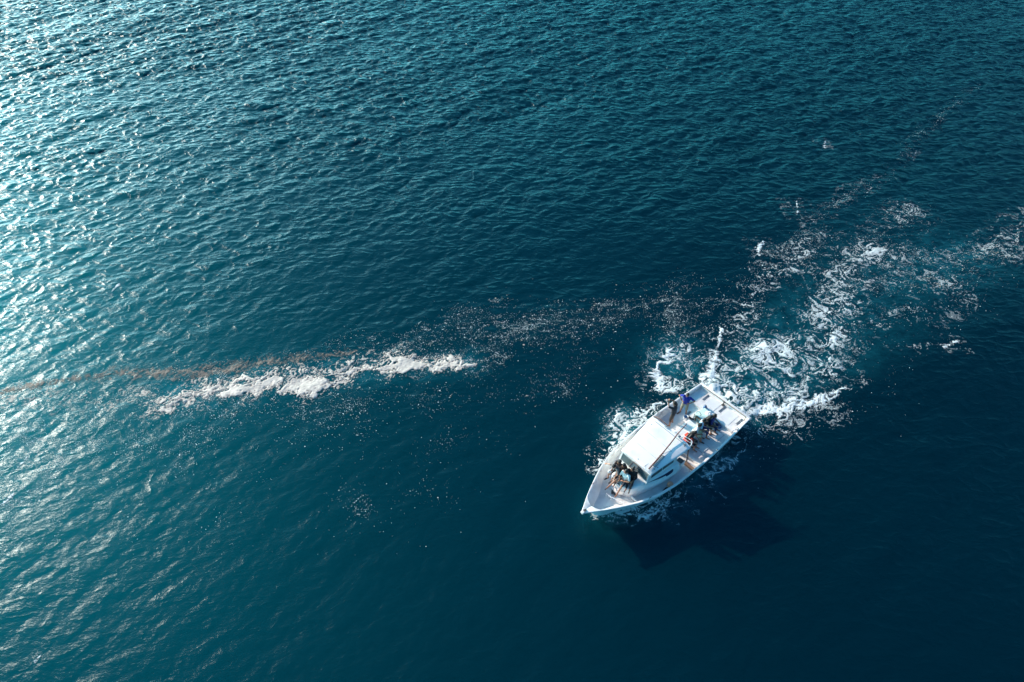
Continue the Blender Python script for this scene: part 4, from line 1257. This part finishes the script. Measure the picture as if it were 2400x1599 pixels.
def d_wake(x, y):
    x0, y0 = x + .03 * F_B(x, y), y + .03 * F_B(y, x)
    crisp = (1 + .12 * F_B(x, y)) * mx(.95 * seg(x0, y0, [(1663, 912), (1671, 857), (1681, 811), (1693, 772)], [.30, .26, .20, .08]),
                                     .90 * seg(x0, y0, [(1745, 969), (1850, 960), (1925, 936), (1985, 908)], [.26, .26, .20, .08]))
    x = x + .10 * F_A(x, y) + .12 * F_W(x, y); y = y + .10 * F_A(y, x) + .12 * F_W2(x, y)
    return mx(crisp, (.84 + .12 * F_BIG(x, y)) * mx(.74 * seg(x, y, [(1690, 915), (1770, 915), (1850, 910)], [1.3, 1.3, .8]),
              .97 * seg(x, y, [(1745, 967), (1850, 958), (1925, 935), (1985, 908)], [.38, .42, .32, .15]),
              .50 * seg(x, y, [(1740, 890), (1830, 860), (1930, 850)], [1.5, 1.7, 1.2]),
              .42 * seg(x, y, [(1780, 840), (1880, 790), (1990, 700)], [1.6, 2.0, 1.3]),
              .66 * seg(x, y, [(1770, 812), (1830, 800), (1850, 790)], [.5, .8, .4]),
              .58 * seg(x, y, [(1940, 800), (1975, 755), (2010, 710)], [.8, .8, .5]),
              .32 * seg(x, y, [(1880, 770), (1950, 680), (2040, 590), (2120, 500)], [1.8, 2.3, 1.9, 1.2]),
              .38 * seg(x, y, [(1930, 670), (1960, 650), (2010, 640)], [.9, .8, .7]),
              .34 * seg(x, y, [(1690, 860), (1725, 780), (1770, 690), (1820, 640), (1880, 590)], [.9, .9, .8, .9, .9]),
              1.0 * seg(x, y, [(1663, 912), (1671, 857), (1681, 811), (1693, 770)], [.30, .27, .22, .12]),
              .17 * seg(x, y, [(1880, 590), (1930, 520), (1990, 450), (2060, 425), (2140, 350)], [.8, .7, .6, .5, .4]),
              .17 * seg(x, y, [(2060, 770), (2200, 670), (2330, 590), (2420, 520)], [1.3, 1.6, 1.5, 1.2]),
              .14 * seg(x, y, [(2050, 560), (2130, 520), (2180, 510)], [.8, .7, .5]),
              .12 * seg(x, y, [(1760, 1010), (1850, 990), (1960, 960)], [.9, 1.1, .8]),
              .34 * blob(x, y, 2023, 897, 14, 11), .5 * seg(x, y, [(2120, 815), (2180, 808), (2210, 812)], [.25, .2, .15])))
def d_star(x, y):
    x = x + .09 * F_A(x, y) + .10 * F_W(x, y); y = y + .09 * F_A(y, x) + .10 * F_W2(x, y)
    return mx(.42 * blob(x, y, 1600, 850, 62, 48, 25), .92 * seg(x, y, [(1572, 822), (1543, 858), (1540, 893), (1556, 918), (1575, 912)], [.20, .24, .30, .26, .2]),
              .5 * seg(x, y, [(1545, 905), (1590, 895), (1630, 870)], [.7, .6, .4]), .5 * blob(x, y, 1612, 812, 26, 20),
              .52 * seg(x, y, [(1540, 955), (1500, 985), (1455, 1025)], [.50, .85, .7]), .85 * seg(x, y, [(1545, 945), (1510, 958), (1480, 975)], [.15, .2, .15]),
              .88 * seg(x, y, [(1450, 973), (1437, 995), (1432, 1020), (1438, 1042)], [.12, .16, .16, .12]),
              .34 * blob(x, y, 1458, 1000, 32, 30), .7 * seg(x, y, [(1462, 1030), (1432, 1058), (1408, 1085)], [.4, .5, .42]), .5 * blob(x, y, 1405, 1068, 20, 16))
def d_port(x, y):
    x = x + .09 * F_A(x, y) + .10 * F_W(x, y); y = y + .09 * F_A(y, x) + .10 * F_W2(x, y)
    return mx(.5 * seg(x, y, [(1405, 1212), (1430, 1208), (1450, 1200)], [.22, .28, .15]),
              .62 * seg(x, y, [(1455, 1197), (1520, 1186), (1575, 1160)], [.30, .62, .5]),
              .50 * seg(x, y, [(1565, 1160), (1625, 1130), (1690, 1088)], [.75, .95, .7]),
              .88 * seg(x, y, [(1640, 1115), (1690, 1092), (1745, 1062)], [.20, .24, .16]),
              .9 * seg(x, y, [(1470, 1200), (1520, 1205), (1540, 1190)], [.16, .18, .12]),
              .22 * seg(x, y, [(1720, 1040), (1790, 1010), (1850, 990)], [.9, .9, .7]))
def d_streak(x, y):
    n = .12 * F_A(x, y) + .22 * F_BIG(x, y)
    x = x + .16 * F_W(x, y); y = y + .16 * F_W2(x, y)
    return (1 + n) * mx(1.1 * seg(x, y, [(545, 925), (590, 908), (665, 886)], [.50, .50, .22]),
              1.15 * seg(x, y, [(655, 914), (705, 908), (790, 884), (868, 862)], [.28, .66, .62, .26]),
              1.1 * seg(x, y, [(868, 862), (925, 858), (995, 852)], [.25, .56, .44]),
              1.0 * seg(x, y, [(1012, 866), (1055, 858), (1110, 853)], [.22, .40, .18]),
              .62 * seg(x, y, [(380, 950), (480, 915), (640, 880)], [.8, .8, .6]),
              .50 * seg(x, y, [(640, 880), (800, 856), (960, 842), (1060, 845)], [.75, .75, .7, .4]),
              .26 * seg(x, y, [(20, 935), (200, 930), (400, 935)], [.6, .9, 1.0])) + 0 * n
def d_weed(x, y):
    b = seg(x, y, [(-20, 925), (130, 893), (290, 874), (450, 872), (640, 850), (830, 824)], [.26, .30, .36, .52, .46, .26])
    return b * (.74 + .06 * F_BIG(x, y))
def d_caps(x, y):
    return mx(1.05 * seg(x, y, [(1788, 567), (1778, 582), (1780, 597)], [.10, .20, .13]), .8 * seg(x, y, [(1867, 472), (1869, 490), (1867, 505)], [.05, .09, .04]),
              .8 * seg(x, y, [(1934, 330), (1932, 345)], [.07, .10]), .9 * seg(x, y, [(262, 684), (274, 670), (280, 662)], [.04, .10, .08]),
              1.0 * seg(x, y, [(76, 1552), (86, 1545), (92, 1540)], [.03, .09, .08]), .85 * seg(x, y, [(8, 1180), (24, 1166), (34, 1156)], [.05, .12, .07]),
              .8 * seg(x, y, [(2212, 812), (2228, 806), (2242, 800)], [.12, .16, .08]), .7 * seg(x, y, [(24, 1112), (50, 1088), (66, 1066)], [.04, .08, .04]))

R = .036
sheet('wake_foam', m_foam, (1640, 330, 2440, 1030), .045, d_wake, lace, 'lacy white wake foam spreading astern of the fishing boat', 'wake')
sheet('bow_wave_foam', m_foam, (1380, 780, 1680, 1110), R, d_star, lace, 'white foam curling off the starboard side of the boat', 'bow wave')
sheet('side_wave_foam', m_foam, (1380, 990, 1880, 1240), R, d_port, lace, 'blue-shaded foam along the shadowed port side of the hull', 'bow wave')
sheet('foam_streak', m_scum, (-20, 780, 1220, 990), .04, d_streak, clumps, 'thick creamy foam streak drifting on open water left of the boat', 'foam', puff=.03)
sheet('floating_weed', m_weed, (-40, 790, 900, 960), .045, d_weed, clumps, 'brownish scum and weed trailing along the upper edge of the foam streak', 'seaweed', puff=.01)

def caps():
    cl = [(1783, 582, 16, d_caps)]
    rows_co, rows_f, rows_v, n0 = [], [], [], 0
    for (u, v, r) in ((1782, 582, 26), (1868, 490, 26), (1933, 338, 14), (271, 673, 20), (85, 1546, 16), (22, 1167, 24), (2228, 806, 24), (48, 1088, 34)):
        p0 = np.array(sea(u - r, v + r)); p1 = np.array(sea(u + r, v - r))
        gx = np.arange(p0[0], p1[0], .022); gy = np.arange(p0[1], p1[1], .022)
        Xc, Yc = np.meshgrid(gx, gy, indexing='ij')
        q = unif(.7 * F_R2(Xc, Yc) + .6 * F_C(Xc, Yc) + .3 * F_B(Xc, Yc)); val = q - (1 - .86 * d_caps(Xc, Yc))
        kv = val > -.2
        keep = (kv[:-1, :-1].astype(int) + kv[1:, :-1] + kv[1:, 1:] + kv[:-1, 1:]) >= 3
        idx = np.arange(Xc.size).reshape(Xc.shape)
        f = np.stack([idx[:-1, :-1], idx[1:, :-1], idx[1:, 1:], idx[:-1, 1:]], -1)[keep]
        if not len(f): continue
        us, inv = np.unique(f.ravel(), return_inverse=True)
        a, b_, c = on_sea(Xc.ravel()[us], Yc.ravel()[us])
        rows_co.append(np.stack([a, b_, c + .008 + .02 * np.clip(val.ravel()[us], 0, 1)], -1)); rows_f.append(inv.reshape(-1, 4) + n0); rows_v.append(val.ravel()[us]); n0 += len(us)
    mw = mesh_from_arrays('whitecaps', np.concatenate(rows_co), np.concatenate(rows_f))
    mw.attributes.new('cover', 'FLOAT', 'POINT').data.foreach_set('value', np.concatenate(rows_v).astype(np.float32))
    o = link('whitecaps', mw, m_foam)
    tag(o, 'few small whitecaps breaking on scattered wave crests', 'whitecap', kind='stuff')
caps()

# loose bubbles and flecks
def flecks(name, m, n, box_px, dens, size, seed, label, cat):
    r = np.random.default_rng(seed)
    px = np.array([sea(u, v) for u in np.linspace(box_px[0], box_px[2], 6) for v in np.linspace(box_px[1], box_px[3], 6)])
    x0, y0 = px.min(0); x1, y1 = px.max(0)
    xs_, ys_ = [], []; got = 0; tries = 0
    while got < n and tries < 60:
        x = r.uniform(x0, x1, 60000); y = r.uniform(y0, y1, 60000)
        d = dens(x, y) * np.exp(.8 * F_BIG(x, y) + .5 * F_A(x, y) + .7 * (1 - 2.2 * np.abs(F_R1(x, y))) - .5)
        k_ = r.uniform(0, 1, 60000) < np.clip(d, 0, 1)
        xs_.append(x[k_]); ys_.append(y[k_]); got += k_.sum(); tries += 1
    x = np.concatenate(xs_)[:n]; y = np.concatenate(ys_)[:n]; n = len(x)
    a, b_, c = on_sea(x, y)
    s_ = size * np.exp(r.normal(0, .5, n)); el = r.uniform(.5, 1, n); ph = r.uniform(0, PI, n)
    t = np.arange(6) * PI / 3
    lx = np.cos(t)[None] * s_[:, None]; ly = np.sin(t)[None] * (s_ * el)[:, None]
    X6 = a[:, None] + lx * np.cos(ph)[:, None] - ly * np.sin(ph)[:, None]
    Y6 = b_[:, None] + lx * np.sin(ph)[:, None] + ly * np.cos(ph)[:, None]
    Z6 = np.repeat(c[:, None] + .006, 6, 1)
    Xc = np.concatenate([X6, a[:, None]], 1); Yc = np.concatenate([Y6, b_[:, None]], 1); Zc = np.concatenate([Z6, (c + .006 + s_ * .4)[:, None]], 1)
    co_ = np.stack([Xc, Yc, Zc], -1).reshape(-1, 3)
    base = (np.arange(n) * 7)[:, None, None]
    tri = np.array([[i, (i + 1) % 6, 6] for i in range(6)])[None] + base
    o = link(name, mesh_from_arrays(name, co_, tri.reshape(-1, 3)), m)
    tag(o, label, cat, kind='stuff')
def f_slick(x, y):
    return mx(.45 * seg(x, y, [(300, 960), (560, 920), (900, 850), (1150, 830)], [1.4, 1.4, 1.2, 1.0]),
              .42 * seg(x, y, [(700, 850), (950, 810), (1200, 760), (1400, 760), (1560, 720)], [.7, 1.3, 1.9, 1.4, 1.6]),
              .30 * seg(x, y, [(1300, 800), (1380, 770), (1500, 760)], [.6, .8, .8]),
              .22 * seg(x, y, [(0, 980), (200, 1000), (420, 960)], [2.6, 2.6, 1.8]),
              .08 * seg(x, y, [(0, 1080), (250, 1060), (500, 1020), (800, 960), (1300, 880)], [3.5, 3.2, 2.6, 2.2, 1.4]),
              .012 * seg(x, y, [(0, 1300), (400, 1200), (900, 1150)], [5, 4, 3.5]),
              .06 * seg(x, y, [(1010, 1040), (1070, 1035), (1160, 1040), (1190, 1060)], [.6, .9, .9, .5]),
              .05 * seg(x, y, [(810, 1170), (900, 1220)], [1.0, .8]), .07 * seg(x, y, [(950, 1170), (1040, 1160)], [.8, .8]))
def f_wake(x, y):
    return mx(.42 * seg(x, y, [(1560, 730), (1640, 700), (1700, 690)], [1.6, 1.8, 1.5]),
              .50 * seg(x, y, [(1690, 820), (1760, 700), (1830, 620), (1890, 570)], [1.1, 1.3, 1.3, 1.2]),
              .30 * seg(x, y, [(1890, 570), (1920, 510), (2000, 450), (2070, 420), (2150, 320), (2290, 200)], [1.0, .7, .6, .6, .5, .5]),
              .40 * seg(x, y, [(1760, 880), (1900, 780), (2030, 650), (2130, 530)], [2.6, 3.0, 2.8, 2.0]),
              .30 * seg(x, y, [(2080, 760), (2180, 690), (2330, 590)], [1.6, 1.8, 1.4]),
              .22 * seg(x, y, [(1760, 1000), (1850, 985), (1960, 950)], [1.2, 1.3, 1.0]),
              .18 * seg(x, y, [(1700, 1080), (1800, 1040), (1860, 1030)], [.9, .9, .6]),
              .45 * blob(x, y, 1590, 840, 85, 65), .4 * seg(x, y, [(1545, 940), (1460, 1000), (1400, 1080)], [.9, 1.0, .6]),
              .22 * seg(x, y, [(2110, 815), (2180, 808), (2240, 800)], [.3, .3, .2]), .3 * seg(x, y, [(1420, 1210), (1560, 1180), (1720, 1085)], [.5, .8, .6]))
m_fleck = base_mat('foam_fleck', (.66, .72, .69), .6)
m_fleck2 = base_mat('brown_fleck', (.26, .25, .21), .7)
flecks('foam_flecks', m_fleck, 30000, (-60, 700, 1700, 1300), f_slick, .008, 5, 'countless white bubbles and flecks scattered round the drifting foam streak', 'foam flecks')
flecks('wake_flecks', m_fleck, 13000, (1380, 180, 2400, 1220), f_wake, .009, 6, 'countless white bubbles and flecks scattered in and around the boat wake', 'foam flecks')
flecks('weed_flecks', m_fleck2, 2600, (-60, 560, 2400, 1000), lambda x, y: mx(.5 * d_weed(x, y), .10 * f_slick(x, y), (.10 * seg(x, y, [(2150, 680), (2230, 640), (2330, 590)], [.7, .8, .6])), .06 * seg(x, y, [(1800, 640), (1880, 590)], [.8, .8])), .017, 7,
       'brownish scum flecks scattered along the foam streak and the far wake', 'foam flecks')
